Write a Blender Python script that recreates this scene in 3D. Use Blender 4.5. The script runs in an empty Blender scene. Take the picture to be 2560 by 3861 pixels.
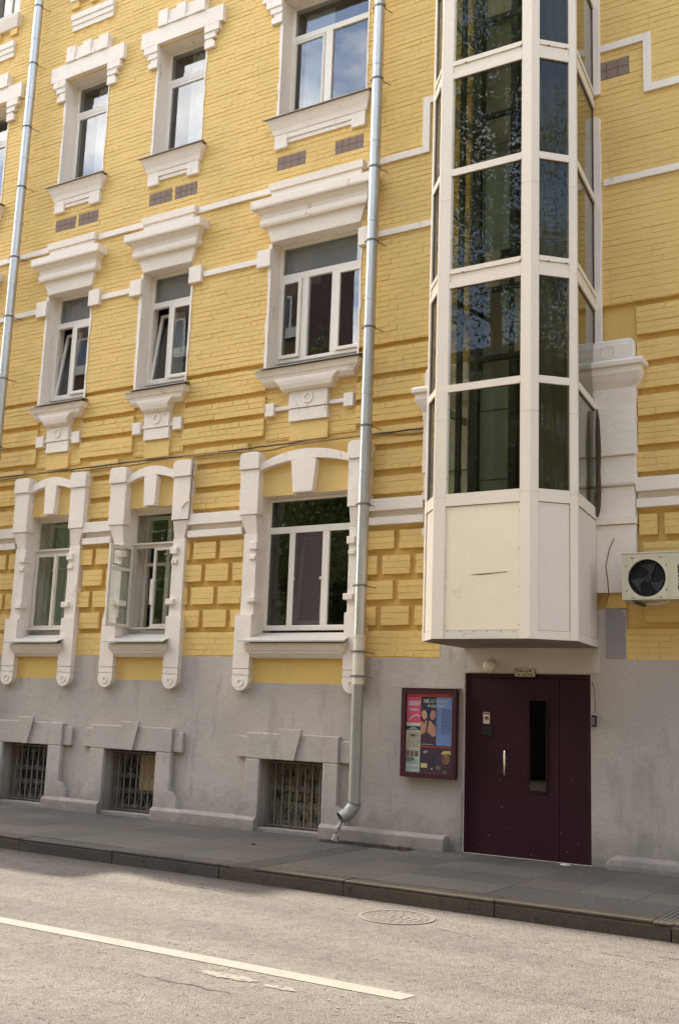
import bpy, math, random
import numpy as np
from mathutils import Vector, Matrix
random.seed(7); rng = np.random.default_rng(7)
R = math.radians
sc = bpy.context.scene
col = sc.collection

# ------------------------------------------------------------------ camera
cam_d = bpy.data.cameras.new('camera'); cam = bpy.data.objects.new('camera', cam_d); col.objects.link(cam)
cam_d.sensor_fit = 'VERTICAL'; cam_d.sensor_height = 36.0; cam_d.lens = 37.96; cam_d.clip_start = 0.05; cam_d.clip_end = 3000
_r = Vector((0.85179167, 0.52266665, 0.03564439)); _u = Vector((0.06487906, -0.17275951, 0.98282494)); _f = Vector((-0.51984772, 0.83484952, 0.18106523))
m = Matrix(((_r.x, _u.x, -_f.x), (_r.y, _u.y, -_f.y), (_r.z, _u.z, -_f.z))).to_4x4()
m.translation = Vector((0, -12.486, 1.640)); cam.matrix_world = m
sc.camera = cam

# ------------------------------------------------------------------ world, sun, exposure
SUN_EL, SUN_PHI = R(48), R(8.9)           # the sun stands behind the building, far to the left, grazing its front
to_sun = Vector((-math.cos(SUN_EL)*math.cos(SUN_PHI), math.cos(SUN_EL)*math.sin(SUN_PHI), math.sin(SUN_EL)))
w = bpy.data.worlds.new('World'); sc.world = w; w.use_nodes = True
nt = w.node_tree; nt.nodes.clear()
def N(t, ty, **k):
    n = t.nodes.new(ty)
    for a, v in k.items():
        if a in n.inputs: n.inputs[a].default_value = v
        else: setattr(n, a, v)
    return n
sky = N(nt, 'ShaderNodeTexSky'); sky.sky_type = 'NISHITA'; sky.sun_disc = False
sky.sun_elevation = SUN_EL; sky.sun_rotation = math.atan2(to_sun.x, to_sun.y)
sky.air_density = 1.0; sky.dust_density = 2.5; sky.ozone_density = .6
tc = N(nt, 'ShaderNodeTexCoord'); mp = N(nt, 'ShaderNodeMapping'); mp.inputs['Scale'].default_value = (1, 1, 2.2)
nz = N(nt, 'ShaderNodeTexNoise'); nz.inputs['Scale'].default_value = 2.3; nz.inputs['Detail'].default_value = 9; nz.inputs['Roughness'].default_value = .58
cr = N(nt, 'ShaderNodeValToRGB'); cr.color_ramp.elements[0].position = .50; cr.color_ramp.elements[1].position = .66
mx = N(nt, 'ShaderNodeMix', data_type='RGBA'); bg = N(nt, 'ShaderNodeBackground'); bg.inputs['Strength'].default_value = .15
wo = N(nt, 'ShaderNodeOutputWorld')
nt.links.new(tc.outputs['Generated'], mp.inputs['Vector']); nt.links.new(mp.outputs[0], nz.inputs['Vector'])
nt.links.new(nz.outputs['Fac'], cr.inputs['Fac']); nt.links.new(cr.outputs['Color'], mx.inputs['Factor'])
nt.links.new(sky.outputs['Color'], mx.inputs['A']); mx.inputs['B'].default_value = (12.5, 11.6, 10.4, 1)
nt.links.new(mx.outputs['Result'], bg.inputs['Color']); nt.links.new(bg.outputs[0], wo.inputs['Surface'])
sun_d = bpy.data.lights.new('sun', 'SUN'); sun_d.energy = 3.0; sun_d.angle = R(.6); sun_d.color = (1, .93, .82)
sun = bpy.data.objects.new('sun', sun_d); col.objects.link(sun); sun.rotation_euler = to_sun.to_track_quat('Z', 'Y').to_euler()
sun.location = (0, 0, 40)
vs = sc.view_settings; vs.view_transform = 'Standard'; vs.look = 'None'; vs.gamma = 1; vs.use_curve_mapping = False; vs.exposure = 2.3
sc.cycles.max_bounces = 8; sc.cycles.transparent_max_bounces = 24
sc.cycles.use_denoising = True

# ------------------------------------------------------------------ materials
def new_mat(name):
    mt = bpy.data.materials.new(name); mt.use_nodes = True
    t = mt.node_tree; return mt, t, t.nodes['Principled BSDF']
def rgb(c): return (c[0], c[1], c[2], 1)
def paint(name, c, rough=.85, var=.10, fine=.10, bump=.35, bscale=90, metal=0, dirt=None, spec=.3, big=1.1, dirt_pos=.62, dirt_scale=3.0, lump=0.0, streak=1.0):
    mt, t, b = new_mat(name)
    L = t.links.new
    g = N(t, 'ShaderNodeNewGeometry')
    n1 = N(t, 'ShaderNodeTexNoise', Scale=big, Detail=5.0, Roughness=.6)
    n2 = N(t, 'ShaderNodeTexNoise', Scale=bscale, Detail=4.0, Roughness=.7)
    for n in (n1, n2): L(g.outputs['Position'], n.inputs['Vector'])
    m1 = N(t, 'ShaderNodeMapRange'); m1.inputs['From Min'].default_value = .25; m1.inputs['From Max'].default_value = .75
    m1.inputs['To Min'].default_value = 1-var; m1.inputs['To Max'].default_value = 1+var
    m2 = N(t, 'ShaderNodeMapRange'); m2.inputs['From Min'].default_value = .3; m2.inputs['From Max'].default_value = .7
    m2.inputs['To Min'].default_value = 1-fine; m2.inputs['To Max'].default_value = 1+fine
    L(n1.outputs['Fac'], m1.inputs['Value']); L(n2.outputs['Fac'], m2.inputs['Value'])
    mu = N(t, 'ShaderNodeMath', operation='MULTIPLY'); L(m1.outputs[0], mu.inputs[0]); L(m2.outputs[0], mu.inputs[1])
    vm = N(t, 'ShaderNodeVectorMath', operation='SCALE'); vm.inputs[0].default_value = c[:3]; L(mu.outputs[0], vm.inputs['Scale'])
    out = vm.outputs[0]
    if dirt:
        n3 = N(t, 'ShaderNodeTexNoise', Scale=dirt_scale, Detail=8.0, Roughness=.72); mp3 = N(t, 'ShaderNodeMapping'); mp3.inputs['Scale'].default_value = (1, 1, streak); L(g.outputs['Position'], mp3.inputs['Vector']); L(mp3.outputs[0], n3.inputs['Vector'])
        r3 = N(t, 'ShaderNodeMapRange'); r3.inputs['From Min'].default_value = dirt_pos; r3.inputs['From Max'].default_value = dirt_pos+.07
        r3.inputs['To Max'].default_value = .85; L(n3.outputs['Fac'], r3.inputs['Value'])
        mm = N(t, 'ShaderNodeMix', data_type='RGBA'); L(r3.outputs[0], mm.inputs['Factor']); L(out, mm.inputs['A']); mm.inputs['B'].default_value = rgb(dirt)
        out = mm.outputs['Result']
    L(out, b.inputs['Base Color'])
    b.inputs['Roughness'].default_value = rough; b.inputs['Metallic'].default_value = metal; b.inputs['Specular IOR Level'].default_value = spec
    if bump:
        bp = N(t, 'ShaderNodeBump', Strength=bump, Distance=.004)
        L(n2.outputs['Fac'], bp.inputs['Height'])
        last = bp
        if lump:
            n4 = N(t, 'ShaderNodeTexNoise', Scale=9.0, Detail=3.0); L(g.outputs['Position'], n4.inputs['Vector'])
            b2 = N(t, 'ShaderNodeBump', Strength=lump, Distance=.02); L(n4.outputs['Fac'], b2.inputs['Height']); L(bp.outputs[0], b2.inputs['Normal']); last = b2
        L(last.outputs[0], b.inputs['Normal'])
    return mt
M = {}
YEL = (.66, .452, .155)
M['yellow'] = paint('yellow_painted_brick', YEL, .8, .09, .10, .6, 55, dirt=(.28, .17, .09), dirt_pos=.715, dirt_scale=3.4, lump=.25)
M['mortar'] = paint('yellow_painted_mortar', (.645, .43, .13), .9, .10, .12, .6, 55)
M['white'] = paint('white_plaster', (.755, .67, .565), .85, .06, .06, .4, 70, lump=.4, dirt=(.50, .42, .33), dirt_pos=.61, dirt_scale=5.5, streak=.35)
M['wpeel'] = paint('white_plaster_worn', (.755, .67, .565), .85, .05, .06, .35, 70, dirt=(.27, .17, .11), dirt_pos=.66, dirt_scale=9)
M['grey'] = paint('grey_plinth_render', (.415, .365, .315), .9, .13, .10, .6, 45, dirt=(.345, .305, .265), dirt_pos=.55, dirt_scale=2.6, streak=.22, lump=.45, big=.9)
M['greydirt'] = paint('grey_plinth_stone', (.35, .30, .25), .9, .12, .12, .6, 40, dirt=(.16, .14, .12), dirt_pos=.62, dirt_scale=5, lump=.5)
M['frame'] = paint('white_window_frame', (.72, .66, .56), .45, .03, .03, .05, 60)
M['oldframe'] = paint('old_white_wood', (.62, .56, .46), .6, .08, .10, .4, 60, dirt=(.25, .16, .12), dirt_pos=.66, dirt_scale=14)
M['liftwhite'] = paint('lift_shaft_cladding', (.69, .61, .49), .5, .03, .03, .06, 50)
M['cream'] = paint('cream_sheet_panel', (.72, .63, .46), .5, .05, .04, .05, 50, dirt=(.58, .47, .32), dirt_pos=.62, dirt_scale=3)
M['liftpanel'] = paint('overpainted_grey_white_panel', (.66, .575, .495), .55, .03, .03, .05, 50)
M['rustline'] = paint('rust', (.14, .07, .03), .9, .3, .3, .3, 90)
M['sealant'] = paint('dark_sealant', (.10, .07, .05), .9)
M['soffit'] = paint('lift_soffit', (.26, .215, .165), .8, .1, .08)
M['metal'] = paint('galvanised_steel', (.47, .46, .42), .36, .10, .06, .05, 30, metal=.7, spec=.5)
M['metalpaint'] = paint('cream_painted_pipe', (.60, .54, .42), .5, .08, .06, .1, 40, dirt=(.40, .42, .34), dirt_pos=.6, dirt_scale=4)
M['metalgreen'] = paint('weathered_green_grey_pipe', (.31, .295, .25), .42, .12, .08, .1, 40, metal=.35)
M['clamp'] = paint('dark_clamp', (.17, .15, .13), .6, .2, .2)
M['sill'] = paint('dull_zinc_sill', (.30, .27, .24), .5, .12, .10, .1, 40, metal=.3)
M['sillw'] = paint('pale_painted_sill', (.47, .43, .36), .8, .08, .08, .1, 40)
M['vent'] = paint('brown_vent_tile', (.22, .155, .12), .85, .12, .15, .4, 60)
M['ventgap'] = paint('vent_joint', (.09, .06, .045), .9)
M['maroon'] = paint('maroon_steel_paint', (.026, .0042, .0078), .6, .12, .08, .06, 80, spec=.22)
M['frame_maroon'] = paint('maroon_lacquer', (.050, .009, .013), .55, .08, .08, .05)
M['chrome'] = paint('polished_steel', (.75, .66, .52), .22, .02, .02, 0, metal=1)
M['black'] = paint('black_plastic', (.015, .015, .017), .5, .1, .1, .05)
M['dark'] = paint('dark_interior', (.035, .032, .030), .9, .2, .1)
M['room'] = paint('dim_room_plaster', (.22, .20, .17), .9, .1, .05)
M['iron'] = paint('old_wrought_iron', (.20, .17, .135), .6, .2, .25, .3, 60, spec=.4)
M['board'] = paint('grimy_boards', (.16, .135, .075), .85, .35, .2, .4, 30, dirt=(.03, .025, .02), dirt_pos=.5, dirt_scale=7)
M['oldyellow'] = paint('faded_yellow_shutter', (.55, .42, .20), .8, .15, .1)
M['acbody'] = paint('ivory_painted_steel', (.56, .52, .36), .5, .05, .04, .05)
M['rub'] = paint('black_cable', (.05, .04, .035), .7, .1, .1, 0)
M['cableyel'] = paint('overpainted_cable', (.30, .19, .06), .8, .15, .2, 0)
M['kerb'] = paint('granite_kerb', (.075, .062, .046), .8, .22, .22, .6, 60, dirt=(.04, .034, .026), dirt_pos=.62, dirt_scale=5)
M['slab'] = paint('granite_slab', (.072, .063, .054), .72, .10, .22, .3, 130, dirt=(.12, .11, .10), dirt_pos=.66, dirt_scale=2.5)
M['slabjoint'] = paint('sandy_joint', (.035, .031, .027), .95)
M['drain'] = paint('grooved_granite', (.075, .066, .057), .75, .15, .2, .4, 90)
M['castiron'] = paint('cast_iron_worn', (.128, .112, .094), .6, .12, .2, .5, 60, metal=.25)
M['roadpaint'] = paint('white_road_paint', (.166, .149, .122), .8, .10, .22, .6, 70, dirt=(.125, .11, .092), dirt_pos=.58, dirt_scale=16)
M['curtain'] = paint('green_grey_curtain', (.42, .45, .38), .9, .1, .05)
M['curtainw'] = paint('pale_net_curtain', (.55, .54, .50), .9, .05, .05)
M['blind'] = paint('grey_interior_blind', (.50, .52, .52), .9, .05, .05)
M['shaftdark'] = paint('shaft_dark_steel', (.035, .030, .028), .6, .15, .1)
M['shaftgreen'] = paint('grey_green_lift_panel', (.24, .28, .22), .6, .1, .05)
M['shaftgrey'] = paint('dusty_grey_concrete', (.40, .35, .26), .8, .15, .08)
M['leaf'] = None
M['trunk'] = paint('bark', (.10, .075, .055), .9, .2, .2, .8, 30)
M['redbrick'] = paint('reddish_brown_brick', (.21, .115, .085), .9, .15, .15, .5, 30)
M['stoneband'] = paint('white_stone_band', (.62, .60, .56), .8, .05, .05)
M['beige'] = paint('beige_plaster', (.50, .42, .30), .9, .05, .05)
M['rooftin'] = paint('grey_tin_roof', (.20, .21, .20), .6, .1, .1)
M['debris'] = paint('rotten_leaves', (.055, .035, .022), .95, .3, .4, .8, 60)

def redbrick_mat():
    mt, t, b = new_mat('red_brick_courses'); L = t.links.new
    g = N(t, 'ShaderNodeNewGeometry'); sp = N(t, 'ShaderNodeSeparateXYZ'); cb = N(t, 'ShaderNodeCombineXYZ'); L(g.outputs['Position'], sp.inputs[0]); L(sp.outputs['X'], cb.inputs['X']); L(sp.outputs['Z'], cb.inputs['Y'])
    br = N(t, 'ShaderNodeTexBrick'); L(cb.outputs[0], br.inputs['Vector']); br.inputs['Scale'].default_value = 1.6; br.inputs['Color1'].default_value = (.22, .115, .08, 1); br.inputs['Color2'].default_value = (.13, .07, .05, 1); br.inputs['Mortar'].default_value = (.07, .05, .04, 1); br.inputs['Mortar Size'].default_value = .03
    L(br.outputs['Color'], b.inputs['Base Color']); b.inputs['Roughness'].default_value = .9; return mt
M['redbrick'] = redbrick_mat()
def leaf_mat():
    mt, t, b = new_mat('sunlit_leaves'); L = t.links.new
    oi = N(t, 'ShaderNodeNewGeometry')
    rp = N(t, 'ShaderNodeValToRGB'); rp.color_ramp.elements[0].color = (.045, .085, .018, 1); rp.color_ramp.elements[1].color = (.10, .14, .035, 1)
    L(oi.outputs['Random Per Island'], rp.inputs['Fac']); L(rp.outputs[0], b.inputs['Base Color'])
    b.inputs['Roughness'].default_value = .45
    tr = N(t, 'ShaderNodeBsdfTranslucent'); tr.inputs['Color'].default_value = (.16, .24, .04, 1)
    ms = N(t, 'ShaderNodeMixShader', Fac=.35); L(b.outputs[0], ms.inputs[1]); L(tr.outputs[0], ms.inputs[2])
    L(ms.outputs[0], t.nodes['Material Output'].inputs['Surface']); return mt
M['leaf'] = leaf_mat()

def foot_grime_shade(mt, top=.55, c=(.16, .14, .12)):  # grime and the dimmer light at the wall foot, both put into the colour
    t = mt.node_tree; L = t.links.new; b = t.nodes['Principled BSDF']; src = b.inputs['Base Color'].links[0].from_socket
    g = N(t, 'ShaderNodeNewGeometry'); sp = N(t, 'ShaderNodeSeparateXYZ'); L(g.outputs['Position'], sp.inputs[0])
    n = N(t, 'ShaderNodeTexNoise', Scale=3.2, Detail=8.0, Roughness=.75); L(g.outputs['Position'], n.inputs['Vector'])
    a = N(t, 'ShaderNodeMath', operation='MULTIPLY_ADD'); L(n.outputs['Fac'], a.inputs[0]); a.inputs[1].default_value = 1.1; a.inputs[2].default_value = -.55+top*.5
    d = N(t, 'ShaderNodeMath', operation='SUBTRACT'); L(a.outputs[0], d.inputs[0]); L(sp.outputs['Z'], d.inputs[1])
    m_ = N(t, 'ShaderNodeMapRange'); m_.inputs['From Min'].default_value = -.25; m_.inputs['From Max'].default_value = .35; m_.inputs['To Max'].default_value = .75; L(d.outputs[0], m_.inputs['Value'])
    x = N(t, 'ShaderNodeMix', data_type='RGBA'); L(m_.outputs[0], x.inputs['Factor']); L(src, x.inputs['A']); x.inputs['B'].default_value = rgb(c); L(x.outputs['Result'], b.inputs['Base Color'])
foot_grime_shade(M['grey']); foot_grime_shade(M['greydirt'])
def glass(name, tint, ior=1.9, rough=0.0, wav=.010):
    mt = bpy.data.materials.new(name); mt.use_nodes = True; t = mt.node_tree; t.nodes.clear(); L = t.links.new
    o = N(t, 'ShaderNodeOutputMaterial'); ms = N(t, 'ShaderNodeMixShader'); tr = N(t, 'ShaderNodeBsdfTransparent'); tr.inputs['Color'].default_value = rgb(tint)
    gl = N(t, 'ShaderNodeBsdfGlossy'); gl.inputs['Roughness'].default_value = rough; gl.inputs['Color'].default_value = (1, 1, 1, 1)
    g = N(t, 'ShaderNodeNewGeometry'); f0 = ((ior-1)/(ior+1))**2
    dp = N(t, 'ShaderNodeVectorMath', operation='DOT_PRODUCT'); L(g.outputs['Incoming'], dp.inputs[0]); L(g.outputs['Normal'], dp.inputs[1])
    ab = N(t, 'ShaderNodeMath', operation='ABSOLUTE'); L(dp.outputs['Value'], ab.inputs[0])
    om = N(t, 'ShaderNodeMath', operation='SUBTRACT'); om.inputs[0].default_value = 1.0; L(ab.outputs[0], om.inputs[1])
    pw = N(t, 'ShaderNodeMath', operation='POWER'); L(om.outputs[0], pw.inputs[0]); pw.inputs[1].default_value = 5.0
    fr = N(t, 'ShaderNodeMath', operation='MULTIPLY_ADD'); L(pw.outputs[0], fr.inputs[0]); fr.inputs[1].default_value = 1-f0; fr.inputs[2].default_value = f0; n = N(t, 'ShaderNodeTexNoise', Scale=1.3, Detail=1.0); L(g.outputs['Position'], n.inputs['Vector'])
    bp = N(t, 'ShaderNodeBump', Strength=wav, Distance=.05); L(n.outputs['Fac'], bp.inputs['Height'])
    L(bp.outputs[0], gl.inputs['Normal'])
    L(fr.outputs[0], ms.inputs[0]); L(tr.outputs[0], ms.inputs[1]); L(gl.outputs[0], ms.inputs[2]); L(ms.outputs[0], o.inputs['Surface'])
    return mt
M['glass'] = glass('window_glass', (.80, .82, .82), 1.75)
M['glassdark'] = glass('dark_window_glass', (.50, .53, .52), 1.8)
M['glasslift'] = glass('lift_shaft_glass', (.70, .71, .65), 1.36)
M['glassold'] = glass('old_window_glass', (.88, .90, .88), 1.62)
def mesh_mat():
    mt = bpy.data.materials.new('insect_mesh'); mt.use_nodes = True; t = mt.node_tree; t.nodes.clear(); L = t.links.new
    o = N(t, 'ShaderNodeOutputMaterial'); ms = N(t, 'ShaderNodeMixShader', Fac=.55); tr = N(t, 'ShaderNodeBsdfTransparent'); df = N(t, 'ShaderNodeBsdfDiffuse'); df.inputs['Color'].default_value = (.11, .085, .08, 1)
    L(tr.outputs[0], ms.inputs[1]); L(df.outputs[0], ms.inputs[2]); L(ms.outputs[0], o.inputs['Surface']); return mt
M['mesh'] = mesh_mat()

def asphalt():
    mt, t, b = new_mat('worn_asphalt'); L = t.links.new
    g = N(t, 'ShaderNodeNewGeometry'); mp_ = N(t, 'ShaderNodeMapping'); mp_.inputs['Scale'].default_value = (.35, 1.6, 1); L(g.outputs['Position'], mp_.inputs['Vector'])
    track = N(t, 'ShaderNodeTexNoise', Scale=.9, Detail=4.0, Roughness=.55); L(mp_.outputs[0], track.inputs['Vector'])
    agg = N(t, 'ShaderNodeTexVoronoi', Scale=95.0); fine = N(t, 'ShaderNodeTexNoise', Scale=85.0, Detail=5.0, Roughness=.8); mid = N(t, 'ShaderNodeTexNoise', Scale=6.0, Detail=7.0, Roughness=.72); pit = N(t, 'ShaderNodeTexNoise', Scale=30.0, Detail=3.0, Roughness=.6)
    for n in (agg, fine, mid, pit): L(g.outputs['Position'], n.inputs['Vector'])
    def mr(src, a0, a1, b0, b1):
        m_ = N(t, 'ShaderNodeMapRange'); m_.inputs['From Min'].default_value = a0; m_.inputs['From Max'].default_value = a1; m_.inputs['To Min'].default_value = b0; m_.inputs['To Max'].default_value = b1; L(src, m_.inputs['Value']); return m_.outputs[0]
    def mul(p, q): m_ = N(t, 'ShaderNodeMath', operation='MULTIPLY'); L(p, m_.inputs[0]); L(q, m_.inputs[1]); return m_.outputs[0]
    sepc = N(t, 'ShaderNodeSeparateColor'); L(agg.outputs['Color'], sepc.inputs[0])
    k = mul(mul(mr(track.outputs['Fac'], .3, .7, .78, 1.16), mr(mid.outputs['Fac'], .32, .62, .80, 1.08)), mul(mr(fine.outputs['Fac'], .38, .62, .72, 1.22), mr(sepc.outputs[0], 0, 1, .80, 1.22)))
    k = mul(k, mr(pit.outputs['Fac'], .30, .40, .18, 1.0))
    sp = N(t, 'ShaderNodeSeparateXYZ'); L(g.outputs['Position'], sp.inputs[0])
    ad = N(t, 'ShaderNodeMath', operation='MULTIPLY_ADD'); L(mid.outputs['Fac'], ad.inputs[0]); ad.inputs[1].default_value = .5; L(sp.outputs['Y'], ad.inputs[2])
    k = mul(k, mr(ad.outputs[0], -3.05, -2.7, 1.0, .6))           # gutter grit, which also deepens the kerb shadow in the colour
    vm = N(t, 'ShaderNodeVectorMath', operation='SCALE'); vm.inputs[0].default_value = (.131, .114, .0955); L(k, vm.inputs['Scale'])
    L(vm.outputs[0], b.inputs['Base Color']); b.inputs['Roughness'].default_value = .85; b.inputs['Specular IOR Level'].default_value = .25
    h = N(t, 'ShaderNodeMath', operation='MULTIPLY_ADD'); L(agg.outputs['Distance'], h.inputs[0]); h.inputs[1].default_value = -.8; L(pit.outputs['Fac'], h.inputs[2])
    h2 = N(t, 'ShaderNodeMath', operation='MULTIPLY_ADD'); L(fine.outputs['Fac'], h2.inputs[0]); h2.inputs[1].default_value = .9; L(h.outputs[0], h2.inputs[2]); h = h2
    bp = N(t, 'ShaderNodeBump', Strength=1.0, Distance=.012); L(h.outputs[0], bp.inputs['Height']); L(bp.outputs[0], b.inputs['Normal'])
    return mt
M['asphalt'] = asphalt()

# ------------------------------------------------------------------ mesh helpers
class MB:
    def __init__(s): s.v = []; s.f = []
    def box(s, x0, x1, y0, y1, z0, z1):
        b = len(s.v)
        s.v += [(x0, y0, z0), (x1, y0, z0), (x1, y1, z0), (x0, y1, z0), (x0, y0, z1), (x1, y0, z1), (x1, y1, z1), (x0, y1, z1)]
        s.f += [(b+3, b+2, b+1, b), (b+4, b+5, b+6, b+7), (b, b+1, b+5, b+4), (b+1, b+2, b+6, b+5), (b+2, b+3, b+7, b+6), (b+3, b, b+4, b+7)]
        return s
    def quad(s, *p):
        b = len(s.v); s.v += list(p); s.f.append(tuple(range(b, b+len(p)))); return s
    def prism(s, pts, y0, y1):              # outline in x,z, counter-clockwise seen from the street (y0 front)
        b = len(s.v); n = len(pts)
        s.v += [(x, y0, z) for x, z in pts] + [(x, y1, z) for x, z in pts]
        s.f.append(tuple(range(b, b+n))); s.f.append(tuple(range(b+2*n-1, b+n-1, -1)))
        for i in range(n): j = (i+1) % n; s.f.append((b+i, b+n+i, b+n+j, b+j))
        return s
    def stack(s, xc, lv, y=0.0):            # lv: (z, half width left, half width right, protrusion), bottom to top
        b = len(s.v)
        for z, a, c, p in lv: s.v += [(xc-a, y-p, z), (xc+c, y-p, z), (xc+c, y+.054, z), (xc-a, y+.054, z)]
        s.f.append((b+3, b+2, b+1, b))
        for i in range(len(lv)-1):
            o = b+4*i
            for k in range(4): s.f.append((o+k, o+(k+1) % 4, o+4+(k+1) % 4, o+4+k))
        o = b+4*(len(lv)-1); s.f.append((o, o+1, o+2, o+3)); return s
    def tube(s, pts, r, seg=10, caps=True, radii=None):
        pts = [Vector(p) for p in pts]; b = len(s.v); n = len(pts); up = None
        for i, p in enumerate(pts):
            d = (pts[min(i+1, n-1)]-pts[max(i-1, 0)]).normalized()
            if up is None:
                up = Vector((0, 0, 1)) if abs(d.z) < .9 else Vector((1, 0, 0))
            a = d.cross(up).normalized(); c = a.cross(d).normalized(); up = c
            rr = radii[i] if radii else r
            for k in range(seg):
                t = 2*math.pi*k/seg; q = p+a*(rr*math.cos(t))+c*(rr*math.sin(t)); s.v.append(tuple(q))
        for i in range(n-1):
            for k in range(seg):
                j = (k+1) % seg; s.f.append((b+i*seg+k, b+i*seg+j, b+(i+1)*seg+j, b+(i+1)*seg+k))
        if caps: s.f.append(tuple(b+k for k in range(seg-1, -1, -1))); s.f.append(tuple(b+(n-1)*seg+k for k in range(seg)))
        return s
    def disc(s, x, y0, y1, z, r, seg=24):
        return s.prism([(x+r*math.cos(2*math.pi*k/seg), z+r*math.sin(2*math.pi*k/seg)) for k in range(seg)], y0, y1)
    def ring(s, x, y0, y1, z, r0, r1, seg=28):
        b = len(s.v)
        for k in range(seg):
            t = 2*math.pi*k/seg; c, d = math.cos(t), math.sin(t)
            s.v += [(x+r0*c, y1, z+r0*d), (x+r0*c, y0, z+r0*d), (x+r1*c, y0, z+r1*d), (x+r1*c, y1, z+r1*d)]
        for k in range(seg):
            o = b+4*k; q = b+4*((k+1) % seg)
            for i in range(3): s.f.append((o+i, o+i+1, q+i+1, q+i))
        return s
    def bars(s, x0, x1, z0, z1, y0, y1, w):  # rectangular frame, members butted
        s.box(x0, x0+w, y0, y1, z0, z1); s.box(x1-w, x1, y0, y1, z0, z1); s.box(x0+w, x1-w, y0, y1, z0, z0+w); s.box(x0+w, x1-w, y0, y1, z1-w, z1); return s
    def build(s, name, mat, parent=None, bevel=0, smooth=False, loc=None):
        me = bpy.data.meshes.new(name); me.from_pydata(s.v, [], s.f); me.materials.append(mat if not isinstance(mat, str) else M[mat])
        if smooth: me.polygons.foreach_set('use_smooth', [True]*len(me.polygons))
        me.update(); o = bpy.data.objects.new(name, me); col.objects.link(o)
        if parent: o.parent = parent
        if loc: o.location = loc
        if bevel:
            mo = o.modifiers.new('edge', 'BEVEL'); mo.width = bevel; mo.segments = 2; mo.limit_method = 'ANGLE'; mo.angle_limit = R(40)
        return o
def tag(o, label, cat, group=None, kind=None):
    if label: o['label'] = label
    if cat: o['category'] = cat
    if group: o['group'] = group
    if kind: o['kind'] = kind
    return o
def empty(name, parent=None, loc=(0, 0, 0)):
    o = bpy.data.objects.new(name, None); col.objects.link(o); o.location = loc; o.empty_display_size = .2
    if parent: o.parent = parent
    return o
def text(s, size, name, mat, parent, loc, rot=(math.pi/2, 0, 0), ext=.001, ax='CENTER', shear=0, xs=1.0, bold=0):
    c = bpy.data.curves.new(name, 'FONT'); c.body = s; c.size = size; c.extrude = ext; c.align_x = ax; c.align_y = 'CENTER'; c.shear = shear; c.offset = bold
    o = bpy.data.objects.new(name, c); col.objects.link(o)
    me = bpy.data.meshes.new_from_object(o.evaluated_get(bpy.context.evaluated_depsgraph_get()))
    col.objects.unlink(o); bpy.data.objects.remove(o)
    me.materials.clear(); me.materials.append(M[mat] if isinstance(mat, str) else mat)
    o = bpy.data.objects.new(name, me); col.objects.link(o); o.parent = parent; o.location = loc; o.rotation_euler = rot; o.scale = (xs, 1, 1)
    return o

# ------------------------------------------------------------------ ground
GZ = -.15
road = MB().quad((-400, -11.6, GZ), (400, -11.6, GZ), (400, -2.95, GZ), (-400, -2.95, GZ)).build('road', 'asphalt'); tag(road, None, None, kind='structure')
base = MB().quad((-500, -500, GZ-.02), (500, -500, GZ-.02), (500, 500, GZ-.02), (-500, 500, GZ-.02)).build('ground', 'slabjoint'); tag(base, None, None, kind='structure')
far_pave = MB().box(-120, 120, -60, -11.6, GZ-.015, 0.0).build('far_pavement', paint('pale_pavement', (.30, .25, .19), .9, .1, .1, .2, 30)); tag(far_pave, None, None, kind='structure')
pavement = MB().box(-120, -19, -2.70, 0, GZ-.01, 0).box(-1.5, 120, -2.70, 0, GZ-.01, 0).box(-19, -1.5, -2.70, 0, GZ-.01, -.006).build('pavement', 'slabjoint'); tag(pavement, None, None, kind='structure')
DR = [(-7.13, -6.83), (-2.70, -2.42)]
def slab_mesh(x0, x1, y0, y1):
    mb = MB(); g = .0016; a = random.uniform(-.0008, .0008)
    mb.box(x0+g, x1-g, y0+g, y1-g, -.03, a); return mb
xs = sorted(set([-19.0] + [round(-18.6+.62*k, 3) for k in range(28)] + [-1.5]))
slabm = [paint('granite_slab_%s' % nm, c_, .72, .14, .24, .3, 110, dirt=(.045, .04, .035), dirt_pos=.60, dirt_scale=2.2) for nm, c_ in (('mid', (.072, .063, .053)), ('light', (.084, .074, .062)), ('dark', (.062, .055, .047)), ('warm', (.078, .065, .052)))]
kerbm = [paint('granite_kerb_%s' % nm, c_, .8, .25, .25, .7, 50, dirt=(.035, .030, .024), dirt_pos=.58, dirt_scale=6) for nm, c_ in (('brown', (.066, .052, .036)), ('pale', (.078, .066, .048)), ('grey', (.060, .052, .043)))]
ys = [-2.70, -2.03, -1.36, -.69, 0.0]
for j in range(4):
    off = 0
    xx = [-19.0] + [x+off for x in xs[1:-1] if -19 < x+off < -1.6] + [-1.5]
    for i in range(len(xx)-1):
        segs = [(xx[i], xx[i+1])]
        for d0, d1 in DR:
            ns = []
            for a, b in segs:
                if b <= d0 or a >= d1: ns.append((a, b))
                else:
                    if a < d0-.02: ns.append((a, d0))
                    if b > d1+.02: ns.append((d1, b))
            segs = ns
        for a, b in segs: slab_mesh(a, b, ys[j], ys[j+1]).build('paving_slab', random.choice(slabm), pavement, bevel=0)
for d0, d1 in DR:
    mb = MB(); n = 6; p = (d1-d0)/n
    for k in range(n):
        x = d0+p*k
        mb.box(x+.004, x+p*.52, -2.95, -.02, -.028, -.001)
    mb.build('drain_groove', paint('drain_ridge', (.105, .093, .078), .75, .15, .2, .4, 90), pavement, bevel=.003); MB().box(d0+.001, d1-.001, -2.945, -.021, -.05, -.018).build('drain_bed', 'sealant', pavement)
kerb = MB().box(-120, -16.0, -2.95, -2.703, GZ-.1, .001).box(-.95, 120, -2.95, -2.703, GZ-.1, .001).build('kerb', 'kerb'); tag(kerb, None, None, kind='structure')
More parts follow.
